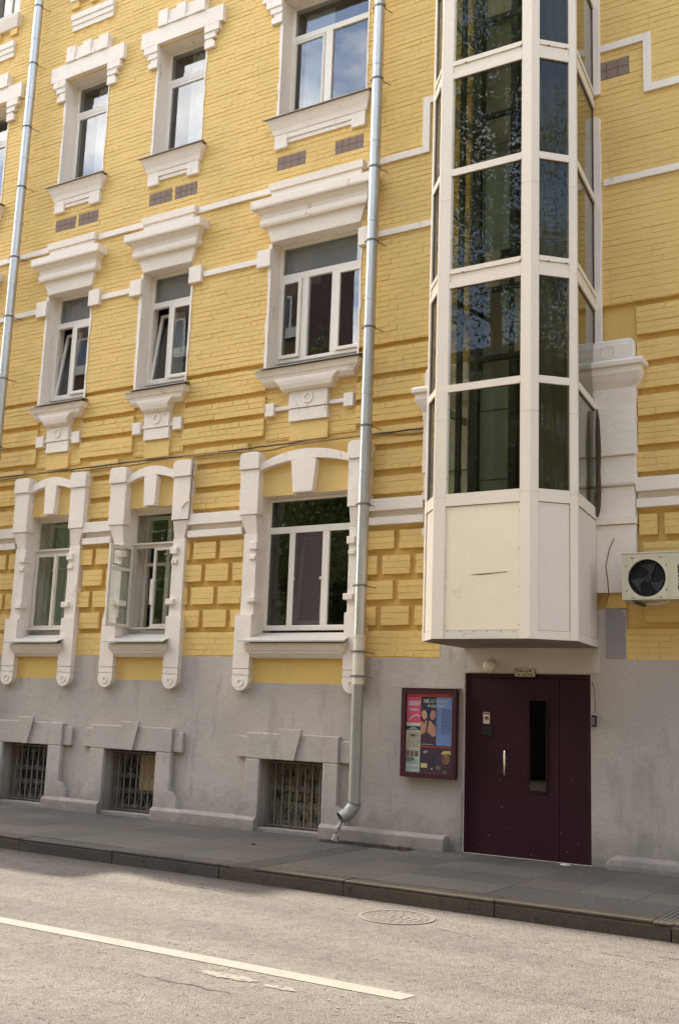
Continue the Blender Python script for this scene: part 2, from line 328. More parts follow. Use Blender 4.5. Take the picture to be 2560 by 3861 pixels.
kx = [-16.0, -14.9, -13.35, -11.85, -10.3, -8.8, -7.28, -5.735, -4.135, -2.545, -.95]
for a, b in zip(kx[:-1], kx[1:]):
    segs = [(a, b)]
    for d0, d1 in DR:
        ns = []
        for p, q in segs:
            if q <= d0 or p >= d1: ns.append((p, q))
            else: ns += [(p, d0), (d1, q)]
        segs = ns
    mb = MB()
    h = random.uniform(-.006, .004)
    e0 = .004
    for p, q in segs:
        mb.box(p+(e0 if p == a else 0), q-(e0 if q == b else 0), -2.95+h, -2.705, -.029, .002+h)
    mb.box(a+e0, b-e0, -2.95+h, -2.705, GZ-.1, -.0295)
    mb.build('kerb_stone', random.choice(kerbm), kerb, bevel=.010)
mb = MB()
x = -40.0
mb.quad((-60, -6.03, GZ+.004), (-3.43, -6.035, GZ+.004), (-3.40, -5.87, GZ+.004), (-60, -5.86, GZ+.004))
lm = mb.build('lane_line', 'roadpaint', road)
def blob(cx, cy, rx, ry, z, n=26, j=.3, streak=False):
    return [(cx+rx*math.cos(t)*(1+random.uniform(-j, j)), cy+ry*math.sin(t)*(1+random.uniform(-j, j)), z) for t in [2*math.pi*k/n for k in range(n)]]
mb = MB()
def chips(cx, cy, rx, ry, n, s0, s1):
    for _ in range(n):
        a = random.random()*6.283; q = math.sqrt(random.random()); u = random.uniform(s0, s1)
        x, y = cx+rx*q*math.cos(a), cy+ry*q*math.sin(a)
        if -6.05 < y < -5.84: continue
        mb.quad(*blob(x, y, u*1.6, u*.7, GZ+.003+random.random()*.003, 8, .45))
chips(-4.62, -6.25, .22, .055, 120, .006, .026); chips(-4.2, -6.28, .12, .035, 60, .005, .018)
chips(-5.4, -6.35, 1.6, .14, 60, .004, .012); chips(-3.4, -6.35, .9, .22, 50, .004, .012); chips(-6.9, -6.3, .5, .1, 30, .005, .016); chips(-3.9, -5.2, 3.5, 1.8, 14, .004, .010)
o = mb.build('old_paint_chips', 'roadpaint', road); o['kind'] = 'stuff'
# cracks: thin recess-coloured wandering strips in the asphalt
mb = MB()
def crack(x, y, dx, dy, n, wd):
    p = Vector((x, y)); d = Vector((dx, dy)).normalized(); L0 = Vector((dx, dy)).length/n
    prev = None
    for i in range(n+1):
        q = p + Vector((random.uniform(-.02, .02), random.uniform(-.02, .02))); nn = Vector((-d.y, d.x))*wd*random.uniform(.2, 1)*(1 if 0 < i < n else .05)
        cur = ((q-nn), (q+nn))
        if prev: mb.quad((*prev[0], GZ+.003), (*cur[0], GZ+.003), (*cur[1], GZ+.003), (*prev[1], GZ+.003))
        prev = cur; p = p+d*L0
for c in [(-4.0, -3.85, .75, .15, 14, .006), (-3.9, -3.9, -.35, .1, 8, .008), (-2.9, -3.75, .6, -.1, 12, .007), (-2.5, -3.6, .5, .06, 10, .008), (-7.8, -3.45, .9, -.1, 14, .008), (-6.9, -3.55, .4, -.12, 8, .006), (-7.0, -3.7, .3, .0, 6, .006), (-5.2, -6.6, .9, .0, 12, .008), (-3.3, -6.5, .7, .15, 10, .006)]:
    crack(*c)
mb.build('crack', 'slabjoint', road)
# manhole
mh = empty('manhole_cover', loc=(-4.80, -3.57, GZ)); tag(mh, 'round cast-iron manhole cover with ringed pattern in the road by the kerb', 'manhole cover')
def flat_ring(mb, r0, r1, z0, z1, seg=48, a0=0, a1=2*math.pi):
    b = len(mb.v); full = abs(a1-a0-2*math.pi) < 1e-6; n = seg if full else seg+1
    for k in range(n):
        t = a0+(a1-a0)*k/seg; c, s_ = math.cos(t), math.sin(t)
        mb.v += [(r0*c, r0*s_, z0), (r0*c, r0*s_, z1), (r1*c, r1*s_, z1), (r1*c, r1*s_, z0)]
    for k in range(seg):
        o = b+4*k; q = b+4*((k+1) % n)
        for i in range(3): mb.f.append((o+i, q+i, q+i+1, o+i+1))
mb = MB(); flat_ring(mb, .31, .345, -.02, .007); mb.build('rim', 'castiron', mh)
mb = MB(); mb.quad(*[(.308*math.cos(2*math.pi*k/40), .308*math.sin(2*math.pi*k/40), .002) for k in range(40)]); mb.build('lid', 'castiron', mh)
mb = MB()
for r0, n in ((.05, 6), (.11, 9), (.17, 13), (.23, 18), (.28, 22)):
    for k in range(n):
        a = 2*math.pi*k/n; flat_ring(mb, r0-.018, r0+.010, .001, .0055, 3, a, a+2*math.pi/n*.62)
mb.build('raised_pattern', 'castiron', mh)

def scatter(name, n, fx, fy, z, s0, s1, mat, label):
    mb = MB()
    for _ in range(n):
        x, y = fx(), fy(); u = random.uniform(s0, s1); a = random.random()*6.28; h = random.uniform(.002, .006)
        mb.quad(*[(x+u*math.cos(a+t)*random.uniform(.6, 1.2), y+u*math.sin(a+t)*random.uniform(.5, 1), z+h+random.uniform(-.0015, .0015)) for t in (0, 1.3, 2.6, 3.9, 5.1)])
    o = mb.build(name, mat); tag(o, label, 'litter', kind='stuff')
scatter('pavement_litter', 260, lambda: random.uniform(-13, -1.6), lambda: -2.6+2.4*random.random(), .0015, .003, .011, 'sillw', 'pale specks and crumbs scattered over the dark pavement slabs')
scatter('dark_grit', 900, lambda: random.uniform(-13, -1.6), lambda: random.choice([-.17-abs(random.gauss(0, .03)), -2.70+random.gauss(0, .012), -.2-2.4*random.random()]), .0015, .003, .010, 'debris', 'dark grit and gum spots gathered along the wall and the kerb joint')
scatter('gutter_grit', 1500, lambda: random.uniform(-12, -1.6), lambda: -2.97-abs(random.gauss(0, .10)), GZ, .003, .012, 'debris', 'dark grit lying in the gutter below the kerb')
# ------------------------------------------------------------------ the building
bld = empty('apartment_building', loc=(0, 0, 0))
tag(bld, 'yellow painted brick apartment building with white plaster trim and grey plinth', 'building')
XL, XR, HT = -44.0, 13.0, 17.5
HW = dict(A=.515, B=.515, C=.515, D=.785, E=.515, F=.785)
XC = dict(E=-18.13, A=-15.95, B=-13.39, C=-11.21, D=-8.36, F=-1.72)
colsn = ['E', 'A', 'B', 'C', 'D', 'F']
XK = dict(XC, B=-13.47, C=-11.25)
opens = []   # x0,x1,z0,z1
for k in colsn:
    c, h = XC[k], HW[k]
    opens += [(XK[k]-.515, XK[k]+.515, .03, .95), (c-h, c+h, 2.62, 4.66), (c-h, c+h, 6.62, 8.62), (c-h, c+h, 10.62, 12.72), (c-h, c+h, 14.62, 16.4)]
DOOR = (-5.84, -4.22, 0.0, 2.165); opens.append(DOOR)
def in_open(x, z): return any(a < x < b and c < z < d for a, b, c, d in opens)
def wall_sheet(names, zlo, zhi, ylevel, depth=.40):
    xsg = sorted(set([XL, XR] + [v for o in opens for v in o[:2]] + [-5.86, -4.1, -3.79, -6.19, -4.03])); zsg = sorted(set([zlo, zhi] + [v for o in opens for v in o[2:] if zlo < v < zhi] + [z for z in (1.99, 2.35, 2.93, 6.70) if zlo < z < zhi]))
    mbs = {}
    for i in range(len(xsg)-1):
        for j in range(len(zsg)-1):
            x0, x1, z0, z1 = xsg[i], xsg[i+1], zsg[j], zsg[j+1]; cx, cz = (x0+x1)/2, (z0+z1)/2
            if in_open(cx, cz): continue
            k = names(cx, cz); mb = mbs.setdefault(k, MB()); y = ylevel(cx, cz)
            mb.quad((x0, y, z0), (x1, y, z0), (x1, y, z1), (x0, y, z1))
            if j+1 < len(zsg)-1:                       # step to the level above
                y2 = ylevel(cx, (zsg[j+1]+zsg[j+2])/2)
                if y2 != y and not in_open(cx, (zsg[j+1]+zsg[j+2])/2): mb.quad((x0, y, z1), (x1, y, z1), (x1, y2, z1), (x0, y2, z1))
    # side faces where neighbouring cells stand at different depths
    for j in range(len(zsg)-1):
        z0, z1 = zsg[j], zsg[j+1]; cz = (z0+z1)/2
        for i in range(len(xsg)-2):
            ca, cb = (xsg[i]+xsg[i+1])/2, (xsg[i+1]+xsg[i+2])/2
            if in_open(ca, cz) or in_open(cb, cz): continue
            ya, yb = ylevel(ca, cz), ylevel(cb, cz)
            if ya != yb: mbs[names(ca, cz)].quad((xsg[i+1], min(ya, yb), z0), (xsg[i+1], max(ya, yb), z0), (xsg[i+1], max(ya, yb), z1), (xsg[i+1], min(ya, yb), z1))
    return mbs
def under(x, col_pad=.0): return any(abs(x-XC[k]) < HW[k]+col_pad for k in colsn)
def zone(x, z):
    if z < 1.99: return 'grey'
    if z < 2.35: return 'yellow' if under(x) else 'grey'
    if z < 2.93 and -6.19 < x < -3.79: return 'grey'
    return 'yellow'
def ylev(x, z):
    if zone(x, z) == 'grey': return 0.0
    if z > 6.70: return .0035
    if z < 2.62: return .0035
    return .066
mbs = wall_sheet(zone, 0.0, HT, ylev)
mbs['yellow'].build('masonry_wall', 'mortar', bld)
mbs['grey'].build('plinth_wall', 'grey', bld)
# reveals (thickness of the wall around every opening)
mb = MB()
for a, b, c, d in opens:
    dd = .42
    if d < 1.0: continue
    y = .05 if 2.6 < c < 6.5 else .0
    mb.quad((a, y, c), (a, y, d), (a, dd, d), (a, dd, c)); mb.quad((b, y, c), (b, dd, c), (b, dd, d), (b, y, d))
    mb.quad((a, y, d), (b, y, d), (b, dd, d), (a, dd, d)); mb.quad((a, y, c), (a, dd, c), (b, dd, c), (b, y, c))
    mb.build('window_reveal', 'white', bld); mb = MB()
mb = MB()
for a, b, c, d in opens:
    if d > 1.0: continue
    dd = .42; y = -.02
    mb.quad((a, y, c), (a, y, d), (a, dd, d), (a, dd, c)); mb.quad((b, y, c), (b, dd, c), (b, dd, d), (b, y, d))
    mb.quad((a, y, d), (b, y, d), (b, dd, d), (a, dd, d)); mb.quad((a, y, c), (a, dd, c), (b, dd, c), (b, y, c))
    mb.build('cellar_reveal', 'greydirt', bld); mb = MB()
# the rest of the shell: back, sides, roof, floors, rooms
mb = MB()
mb.box(XL, XR, 13.6, 14.0, 0, HT); mb.box(XL, XL+.4, .42, 13.6, 0, HT); mb.box(XR-.4, XR, .42, 13.6, 0, HT)
mb.build('rear_wall', 'beige', bld)
mb = MB(); mb.box(XL-.3, XR+.3, -.48, 14.3, HT, HT+.3)
mb.build('roof', 'rooftin', bld)
mb = MB(); mb.stack((XL+XR)/2, [(HT-.6, 28.5, 28.5, .08), (HT-.4, 28.5, 28.5, .1), (HT-.3, 28.5, 28.5, .28), (HT-.001, 28.5, 28.5, .32)]); mb.build('eaves_cornice', 'white', bld, bevel=.01)
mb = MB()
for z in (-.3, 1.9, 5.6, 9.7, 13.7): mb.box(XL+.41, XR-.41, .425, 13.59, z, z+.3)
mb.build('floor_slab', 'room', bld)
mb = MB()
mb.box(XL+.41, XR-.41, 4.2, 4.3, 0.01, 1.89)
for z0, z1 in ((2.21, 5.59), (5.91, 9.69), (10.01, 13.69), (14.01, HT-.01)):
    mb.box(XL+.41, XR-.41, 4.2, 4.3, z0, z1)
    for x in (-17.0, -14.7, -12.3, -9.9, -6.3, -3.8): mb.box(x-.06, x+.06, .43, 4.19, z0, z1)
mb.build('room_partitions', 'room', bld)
# unseen roof blocks, added to shape the edge of the shade on the road
mb = MB(); mb.prism([(-29.2, HT-3.0), (-23.75, HT-3.0), (-23.75, HT-.3), (-24.6, HT+.25), (-29.2, HT+.25)], -1.58, -.49); mb.build('shade_blocker_wide', 'yellow', bld)
mb = MB(); mb.box(-27.0, -26.1, -.44, .5, HT+.301, HT+4.6); mb.build('shade_blocker_tall', 'redbrick', bld)

# --- bricks
VIS = (-24.0, 1.0)
COURSE = .0772
brick_lists = {}
all_bricks = []   # (x0,x1,z0,z1,y)
def clip(iv, holes):
    out = [iv]
    for a, b in holes:
        ns = []
        for p, q in out:
            if q <= a or p >= b: ns.append((p, q)); continue
            if p < a: ns.append((p, a))
            if q > b: ns.append((b, q))
        out = ns
    return out
soft_rows = set()
def brick_panel(x0, x1, z0, z1, y, holes=(), soft=False):
    n = max(1, round((z1-z0)/COURSE)); h = (z1-z0)/n
    for i in range(n):
        a, b = z0+i*h, z0+(i+1)*h; zc = (a+b)/2
        hs = [(p, q) for p, q, c, d in opens if c-.01 < zc < d+.01] + [(p, q) for p, q, c, d in holes if c < zc < d]
        row = int(round(a/COURSE)); header = (row % 4 == 3)
        L0 = .132 if header else .262
        off = (row % 2)*.131+(.03 if header else 0)
        s = math.floor((x0-off)/L0)*L0+off
        cuts = []
        while s < x1: cuts.append((max(s, x0), min(s+L0, x1))); s += L0
        for p, q in cuts:
            for u, v in clip((p, q), hs):
                if v-u > .03: all_bricks.append((u, v, a, b, y, soft))
vents = []
for k in colsn:
    c, h = XC[k], HW[k]
    if h < .6: vents += [(c-.515, c-.025, 9.775, 10.0), (c+.045, c+.51, 9.775, 10.0)]
    else: vents += [(c-.77, c-.245, 9.775, 10.0), (c+.28, c+.77, 9.775, 10.0)]
vents += [(-4.25, -3.66, 9.785, 10.04)]
dent = []
for k in colsn:
    c = XC[k]
    for i in range(4): x = c-.465+.283*i; dent.append((x, x+.14, 13.54, 13.69))
brick_panel(VIS[0], VIS[1], 6.705, 15.4, 0.0, vents+dent)
piers_out = {k: HW[k]+.29 for k in colsn}
bands = [(6.27, 6.63), (5.93, 6.185), (5.585, 5.845), (5.25, 5.50), (4.89, 5.165), (4.555, 4.80)]
mbb = MB()
pil = [(-6.45, -5.80), (-4.28, -3.62)]
for i, (z0, z1) in enumerate(bands):
    br = []
    for k in colsn:
        c, h = XC[k], HW[k]
        if i < 3: br.append((c-h-.0, c+h+.0))
        else: br.append((c-piers_out[k]+.02, c+piers_out[k]-.02))
    if i < 5: br += pil
    for a, b in clip((XL, XR), br):
        MB().box(a, b, .0045, .0655, z0, z1).build('rustication_band', 'mortar', bld, bevel=.004)
        if b > VIS[0] and a < VIS[1]: brick_panel(max(a, VIS[0])+.002, min(b, VIS[1])-.002, z0, z1, 0.0)
for k in colsn:      # sunken fields under the second-floor sills
    c, h = XC[k], HW[k]; MB().box(c-h, c+h, .050, .0655, 5.50, 6.6).build('sunken_field', 'mortar', bld); brick_panel(c-h+.002, c+h-.002, 5.52, 6.3, .046)
rows = [(3.795, 4.05, 0), (3.455, 3.71, 1), (3.115, 3.368, 0), (2.775, 3.025, 1)]
for z0, z1, ph in rows:
    holes = [(XC[k]-HW[k]-.20, XC[k]+HW[k]+.20) for k in colsn] + [(-6.25, -3.62)]
    j0 = -9.865 if ph == 0 else -9.615
    n0 = math.floor((XL-j0)/.5)
    x = j0+n0*.5
    while x < XR:
        a, b = x+.042, x+.458
        if -3.62 < b and x < -2.9 and ph == 0: pass
        for p, q in clip((a, b), holes):
            if q-p > .06:
                if q > VIS[0] and p < VIS[1]:
                    MB().box(p, q, .0045, .0655, z0, z1).build('rusticated_block', 'mortar', bld, bevel=.006); brick_panel(p+.001, q-.001, z0, z1, 0.0, soft=True)
        x += .5
brick_panel(VIS[0], -6.19, 2.36, 2.70, .0, [(XC[k]-HW[k]-.25, XC[k]+HW[k]+.25, 2.0, 2.8) for k in colsn])
brick_panel(-3.79, VIS[1], 2.34, 2.70, .0, [(XC['F']-HW['F']-.25, XC['F']+HW['F']+.25, 2.0, 2.8)])
mb = MB(); mb.box(-4.03, -3.79, .007, .064, 2.94, 3.12); 
mb.build('base_course', 'mortar', bld)
for a, b in clip((VIS[0], VIS[1]), [(XC[k]-HW[k]-.2, XC[k]+HW[k]+.2) for k in colsn]+[(-6.19, -3.79)]): MB().box(a, b, .007, .0855, 2.622, 2.70).build('base_course', 'mortar', bld)
# nearest visible bricks become single objects, the remainder one mesh
def hidden(x, z):
    if -6.45 < x < -3.62: return True
    if -7.45 < x < -7.05: return True
    if any(abs(x-XC[k]) < HW[k]+.95 for k in colsn if k != 'F') and not (6.4 < z < 6.6): 
        if any(abs(x-XC[k]) < HW[k]+.32 for k in colsn): return True
    if x > -2.62 or x < -10.4: return True
    if 4.1 < z < 4.5: return True
    return False
def front(x0, x1, z0, z1, y, soft=False):
    j = lambda s: random.uniform(-s, s)
    zz = round(z0/COURSE); st = math.sin(x0*1.9+zz*12.99)*math.sin(x0*.71+zz*4.7+1)+.55*math.sin(x0*4.3+zz*7.7)
    if soft: st = st*.35-.35
    vj = random.random() < (.03 if soft else .40)
    gx = .0025 if vj else -.0035
    x0 += gx+j(.001); x1 += .0035 if not vj else -.001
    z0 += (.0055 if st > .25 else (.001 if st > -.35 else -.003))+j(.0012); z1 -= .0016+j(.0016)
    yo = y-.0015-(.0015 if st > .25 else 0)+j(.0006 if soft else .0024)
    bv = .0035
    v = [(x0, y+.007, z0+j(.001)), (x1, y+.007, z0+j(.001)), (x1, y+.007, z1), (x0, y+.007, z1),
         (x0+bv, yo+j(.0008), z0+bv), (x1-bv, yo+j(.0008), z0+bv+j(.001)), (x1-bv, yo, z1-bv+j(.001)), (x0+bv, yo+j(.0008), z1-bv)]
    f = [(4, 5, 6, 7), (0, 1, 5, 4), (1, 2, 6, 5), (2, 3, 7, 6), (3, 0, 4, 7)]
    return v, f
cand = [b for b in all_bricks if not hidden((b[0]+b[1])/2, (b[2]+b[3])/2) and b[1]-b[0] > .2]
C0 = Vector((0, -12.49, 1.64))
def size_key(b):
    x, z = (b[0]+b[1])/2, (b[2]+b[3])/2; return (Vector((x, 0, z))-C0).length
cand.sort(key=size_key); single = set(cand[:300])
mb = MB()
var = []
for i in range(12):
    v, f = front(-.131, .131, -COURSE/2, COURSE/2, 0); me = bpy.data.meshes.new('brick'); me.from_pydata(v, [], f); me.materials.append(M['yellow']); var.append(me)
for bk in all_bricks:
    if bk in single:
        x, z = (bk[0]+bk[1])/2, (bk[2]+bk[3])/2
        o = bpy.data.objects.new('brick', random.choice(var)); col.objects.link(o); o.parent = bld; o.location = (x, bk[4], z)
        o.scale = ((bk[1]-bk[0])/.262, 1, (bk[3]-bk[2])/COURSE)
    else:
        v, f = front(*bk); b0 = len(mb.v); mb.v += v; mb.f += [tuple(i+b0 for i in q) for q in f]
o = mb.build('brickwork', 'yellow', bld); o['kind'] = 'stuff'
# vents of brown perforated tile, set back in their pockets
for a, b, c, d in vents:
    v = empty('vent', bld); n = 4 if b-a < .55 else 4
    MB().box(a+.001, b-.001, .0005, .0034, c+.001, d-.001).build('backing', 'ventgap', v)
    mb = MB()
    for i in range(n):
        for j in range(2):
            w_ = (b-a)/n; h_ = (d-c)/2; mb.box(a+i*w_+.006, a+(i+1)*w_-.004, -.0015, .0006, c+j*h_+.006, c+(j+1)*h_-.004)
    mb.build('tiles', 'vent', v)

# --- belts and strings
mb = MB()
br = [(XC[k]-HW[k]-.27, XC[k]+HW[k]+.27) for k in colsn] + [(-6.45, -5.8), (-4.28, -3.64)]
for a, b in clip((XL, XR), br):
    m2 = MB(); m2.box(a, b, -.065, .085, 4.312, 4.478); m2.box(a, b, .02, .085, 4.2262, 4.3118); m2.box(a, b, -.045, .085, 4.122, 4.226)
    m2.build('belt_course', 'white', bld, bevel=.006)
for a, b in clip((XL, XR), [(XC[k]-HW[k]-.23, XC[k]+HW[k]+.25) for k in colsn] + [(-5.9, -4.0)]):
    MB().box(a, b, -.035, .005, 8.293, 8.385).build('string_course', 'white', bld, bevel=.006)
for a, b in clip((XL, -6.60), [(XC[k]-HW[k]-.02, XC[k]+HW[k]+.08) for k in colsn]):
    MB().box(a, b, -.04, .005, 9.412, 9.512).build('string_course', 'white', bld, bevel=.006)
mb = MB()
mb.prism([(-6.60, 9.412), (-6.485, 9.412), (-6.485, 10.165), (-5.9, 10.165), (-5.9, 10.265), (-6.60, 10.265)], -.04, .005); mb.build('string_course', 'white', bld, bevel=.006)
mb = MB()
mb.prism([(-4.1, 10.165), (-3.475, 10.165), (-3.475, 9.445), (-.2, 9.445), (-.2, 9.545), (-3.375, 9.545), (-3.375, 10.262), (-4.1, 10.262)], -.04, .005); mb.build('string_course', 'white', bld, bevel=.006)
MB().prism([(-4.16, 6.2), (-4.035, 6.2), (-4.04, 7.4), (-4.03, 7.6), (-4.035, 8.9), (-4.05, 9.05), (-4.04, 9.08), (-4.04, 9.24), (-4.09, 9.27), (-4.16, 9.27)], -.045, .004).build('corner_flashing', 'white', bld, bevel=.004)
MB().box(-4.16, -4.035, -.045, .004, 9.58, 15.8).build('corner_flashing', 'white', bld, bevel=.004)

# --- window trim
def wavy_strip(mb, x, z0, z1, side, w0=.03, w1=.055, y0=-.012):
    n = 9; pts_in = []; pts_out = []
    for i in range(n+1):
        z = z0+(z1-z0)*i/n; ww = random.choice([w0, w1, (w0+w1)/2]) if random.random() < .5 else w0+(w1-w0)*random.random()
        pts_in.append((x-side*.003, z)); pts_out.append((x+side*ww, z+random.uniform(-.03, .03) if 0 < i < n else z))
    pts = (pts_in + pts_out[::-1]) if side < 0 else (pts_out + pts_in[::-1])
    if side > 0: pts = pts[::-1]; pts = pts_in[:]; pts = [(p[0], p[1]) for p in pts_out] + pts_in[::-1]
    # orient counter-clockwise
    A = sum(pts[i][0]*pts[(i+1) % len(pts)][1]-pts[(i+1) % len(pts)][0]*pts[i][1] for i in range(len(pts)))
    if A < 0: pts = pts[::-1]
    mb.prism(pts, y0, .005)
def ccw(pts):
    A = sum(pts[i][0]*pts[(i+1) % len(pts)][1]-pts[(i+1) % len(pts)][0]*pts[i][1] for i in range(len(pts)))
    return pts if A > 0 else pts[::-1]
def surround3(k):
    c, h = XC[k], HW[k]; s = empty('window_surround', bld)
    o_ = h+.375
    # lintel
    p = .085
    pts = [(c-o_, 12.73), (c+o_, 12.73), (c+o_, 13.03), (c+h-.04+.04, 13.03), (c+h, 13.30), (c-h, 13.30), (c-h, 13.03), (c-o_, 13.03)]
    mb = MB(); mb.prism(pts, -p, .004); mb.build('lintel', 'white', s, bevel=.007)
    wd = 2*h/5
    for a, b in ((c-h+.004, c-h+wd*1.05), (c-wd*.55, c+wd*.45), (c+h-wd*1.15, c+h-.004)):
        MB().box(a, b, -p-.03, -p+.001, 13.035, 13.335 if b < c+h-.1 else 13.32).build('merlon', 'white', s, bevel=.005)
    MB().box(c-h+wd*1.05+.001, c-wd*.55-.001, -p-.018, -p+.001, 13.04, 13.12).build('notch_ledge', 'white', s); MB().box(c+wd*.45+.001, c+h-wd*1.15-.001, -p-.018, -p+.001, 13.04, 13.12).build('notch_ledge', 'white', s)
    for sd in (-1, 1):
        mb = MB()
        def bx(u0, u1, z0, z1, pp):
            a, b = sorted((c+sd*(h+u0), c+sd*(h+u1))); mb.box(a, b, -pp, .004, z0, z1)
        bx(-.005, .30, 12.60, 12.729, .085); bx(-.005, .27, 12.575, 12.60, .07); bx(-.005, .22, 12.49, 12.575, .07); bx(-.005, .16, 12.43, 12.49, .055); bx(-.005, .20, 12.32, 12.43, .06)
        mb.build('corbel', 'white', s, bevel=.006)
    mb = MB(); wavy_strip(mb, c-h, 10.62, 12.33, -1); mb.build('reveal_edge', 'white', s); mb = MB(); wavy_strip(mb, c+h, 10.62, 12.33, 1, .015, .035); mb.build('reveal_edge', 'white', s)
    # sill
    mb = MB(); a, b = c-h-.16, c+h+.16
    mb.stack(c, [(10.345, h+.05, h+.05, .06), (10.42, h+.07, h+.07, .075), (10.50, h+.11, h+.11, .11), (10.585, h+.135, h+.135, .15)])
    mb.build('sill_moulding', 'white', s, bevel=.006)
    mb = MB(); wl = .235
    for a_, b_ in ((c-h+.055-.0, c-h+.055+wl), (c+h-.055-wl, c+h-.055)):
        mb.box(a_-.08, b_-.08 if a_ < c else b_+.08, -.055, .004, 10.118, 10.344) if a_ < c else mb.box(a_+.08-.0, b_+.08, -.055, .004, 10.118, 10.344)
    mb.box(c-h+.21, c+h-.21, -.03, .004, 10.195, 10.26); mb.box(c-h+.21, c+h-.21, -.05, .004, 10.261, 10.344)
    mb.build('apron', 'white', s, bevel=.005)
    tilt = -.0
    mb = MB(); mb.quad((a-.03, -.185, 10.594), (b+.03, -.185, 10.594), (b-.13, .22, 10.69), (a+.13, .22, 10.69)); mb.quad((a-.03, -.185, 10.586), (a-.03, -.185, 10.594), (b+.03, -.185, 10.594), (b+.03, -.185, 10.586)); mb.quad((a-.03, -.185, 10.586), (b+.03, -.185, 10.586), (b-.05, 0, 10.61), (a+.05, 0, 10.61))
    mb.build('metal_sill', 'sill', s)
def surround2(k):
    c, h = XC[k], HW[k]; s = empty('window_surround', bld)
    mb = MB(); q = h-.515
    lv = [(8.60, .51, .04), (8.83, .60, .07), (8.832, .655, .125), (8.87, .675, .14), (8.945, .68, .14), (8.947, .66, .11), (9.02, .685, .13), (9.09, .755, .185), (9.092, .785, .225), (9.12, .80, .235), (9.235, .80, .235)]
    mb.stack(c, [(z, a+q, a+q, p) for z, a, p in lv]); mb.build('cornice', 'white', s, bevel=.005)
    mb = MB(); mb.stack(c, [(9.236, .53+q, .53+q, .075), (9.418, .53+q, .53+q, .07)]); mb.build('blocking_course', 'wpeel', s, bevel=.005)
    mb = MB(); mb.stack(c, [(9.419, .56+q, .56+q, .10), (9.53, .57+q, .57+q, .11)]); mb.build('string_return', 'white', s, bevel=.006)
    mb = MB(); pts = [(c-.8-q, 9.236)]
    n = 16
    for i in range(n+1): pts.append((c+.78+q-(1.56+2*q)*i/n, 9.238+random.uniform(0, .010)))
    for sd in (-1, 1):
        a, b = sorted((c+sd*(h-.015), c+sd*(h+.235))); MB().box(a, b, -.07, .004, 8.215, 8.49).build('string_block', 'white', s, bevel=.008)
    mb = MB(); wavy_strip(mb, c-h, 6.62, 8.58, -1, .035, .065); mb.build('reveal_edge', 'white', s); mb = MB(); wavy_strip(mb, c+h, 6.62, 8.2, 1, .012, .04); mb.build('reveal_edge', 'white', s)
    # sill
    a, b = h+.13, h+.13
    mb = MB(); mb.stack(c, [(6.30, h-.02, h-.02, .04), (6.36, h+.01, h+.01, .09), (6.42, h+.05, h+.05, .105), (6.44, h+.09, h+.09, .13), (6.53, h+.10, h+.10, .15)], y=0.0); mb.build('sill_moulding', 'white', s, bevel=.006)
    bw = .27 if h < .6 else .44
    lv = [(6.175, bw-.02, .07), (6.21, bw, .11), (6.27, bw+.02, .13), (6.32, bw+.07, .14), (6.365, bw+.12, .14)]
    mb = MB(); mb.stack(c, [(z, w_, w_, p) for z, w_, p in lv]); mb.build('bracket_cap', 'white', s, bevel=.008)
    pw = .255 if h < .6 else .33
    mb = MB(); mb.box(c-pw, c+pw, -.035, .05, 5.925, 6.176); mb.box(c-pw-.002, c+pw+.002, -.022, .05, 5.735, 5.915); mb.box(c-pw, c+pw, -.01, .05, 5.915, 5.925); mb.build('bracket_panel', 'white', s, bevel=.006)
    MB().ring(c, -.047, -.034, 6.065, .052, .085).build('ring_ornament', 'white', s)
    e0, e1 = (.335, .505) if h < .6 else (.60, .755)
    for sd in (-1, 1):
        mb = MB(); a_, b_ = sorted((c+sd*e0, c+sd*e1)); mb.box(a_, b_, -.03, .05, 5.855, 6.05); a_, b_ = sorted((c+sd*(pw+.003), c+sd*(e0-.001))); mb.box(a_, b_, .0, .05, 5.93, 5.99)
        mb.build('side_block', 'white', s, bevel=.006)
    mb = MB(); pw2 = pw-.04; mb.box(c-pw2-.04, c+pw2+.04, .012, .049, 5.45, 5.734); mb.build('lower_tab', 'yellow', s, bevel=.004)
    mb = MB(); mb.quad((c-h-.165, -.20, 6.545), (c+h+.165, -.20, 6.545), (c+h+.02, .2, 6.66), (c-h-.02, .2, 6.66)); mb.quad((c-h-.165, -.20, 6.53), (c-h-.165, -.20, 6.545), (c+h+.165, -.20, 6.545), (c+h+.165, -.20, 6.53))
    mb.build('metal_sill', 'sill', s)
def arc_pts(c, a, z_end, z_mid, n=16):
    # circular arc through (c-a,z_end),(c,z_mid),(c+a,z_end)
    s = z_mid-z_end; r = (a*a+s*s)/(2*s); zc = z_mid-r; t0 = math.asin(a/r)
    return [(c+r*math.sin(-t0+2*t0*i/n), zc+r*math.cos(-t0+2*t0*i/n)) for i in range(n+1)]
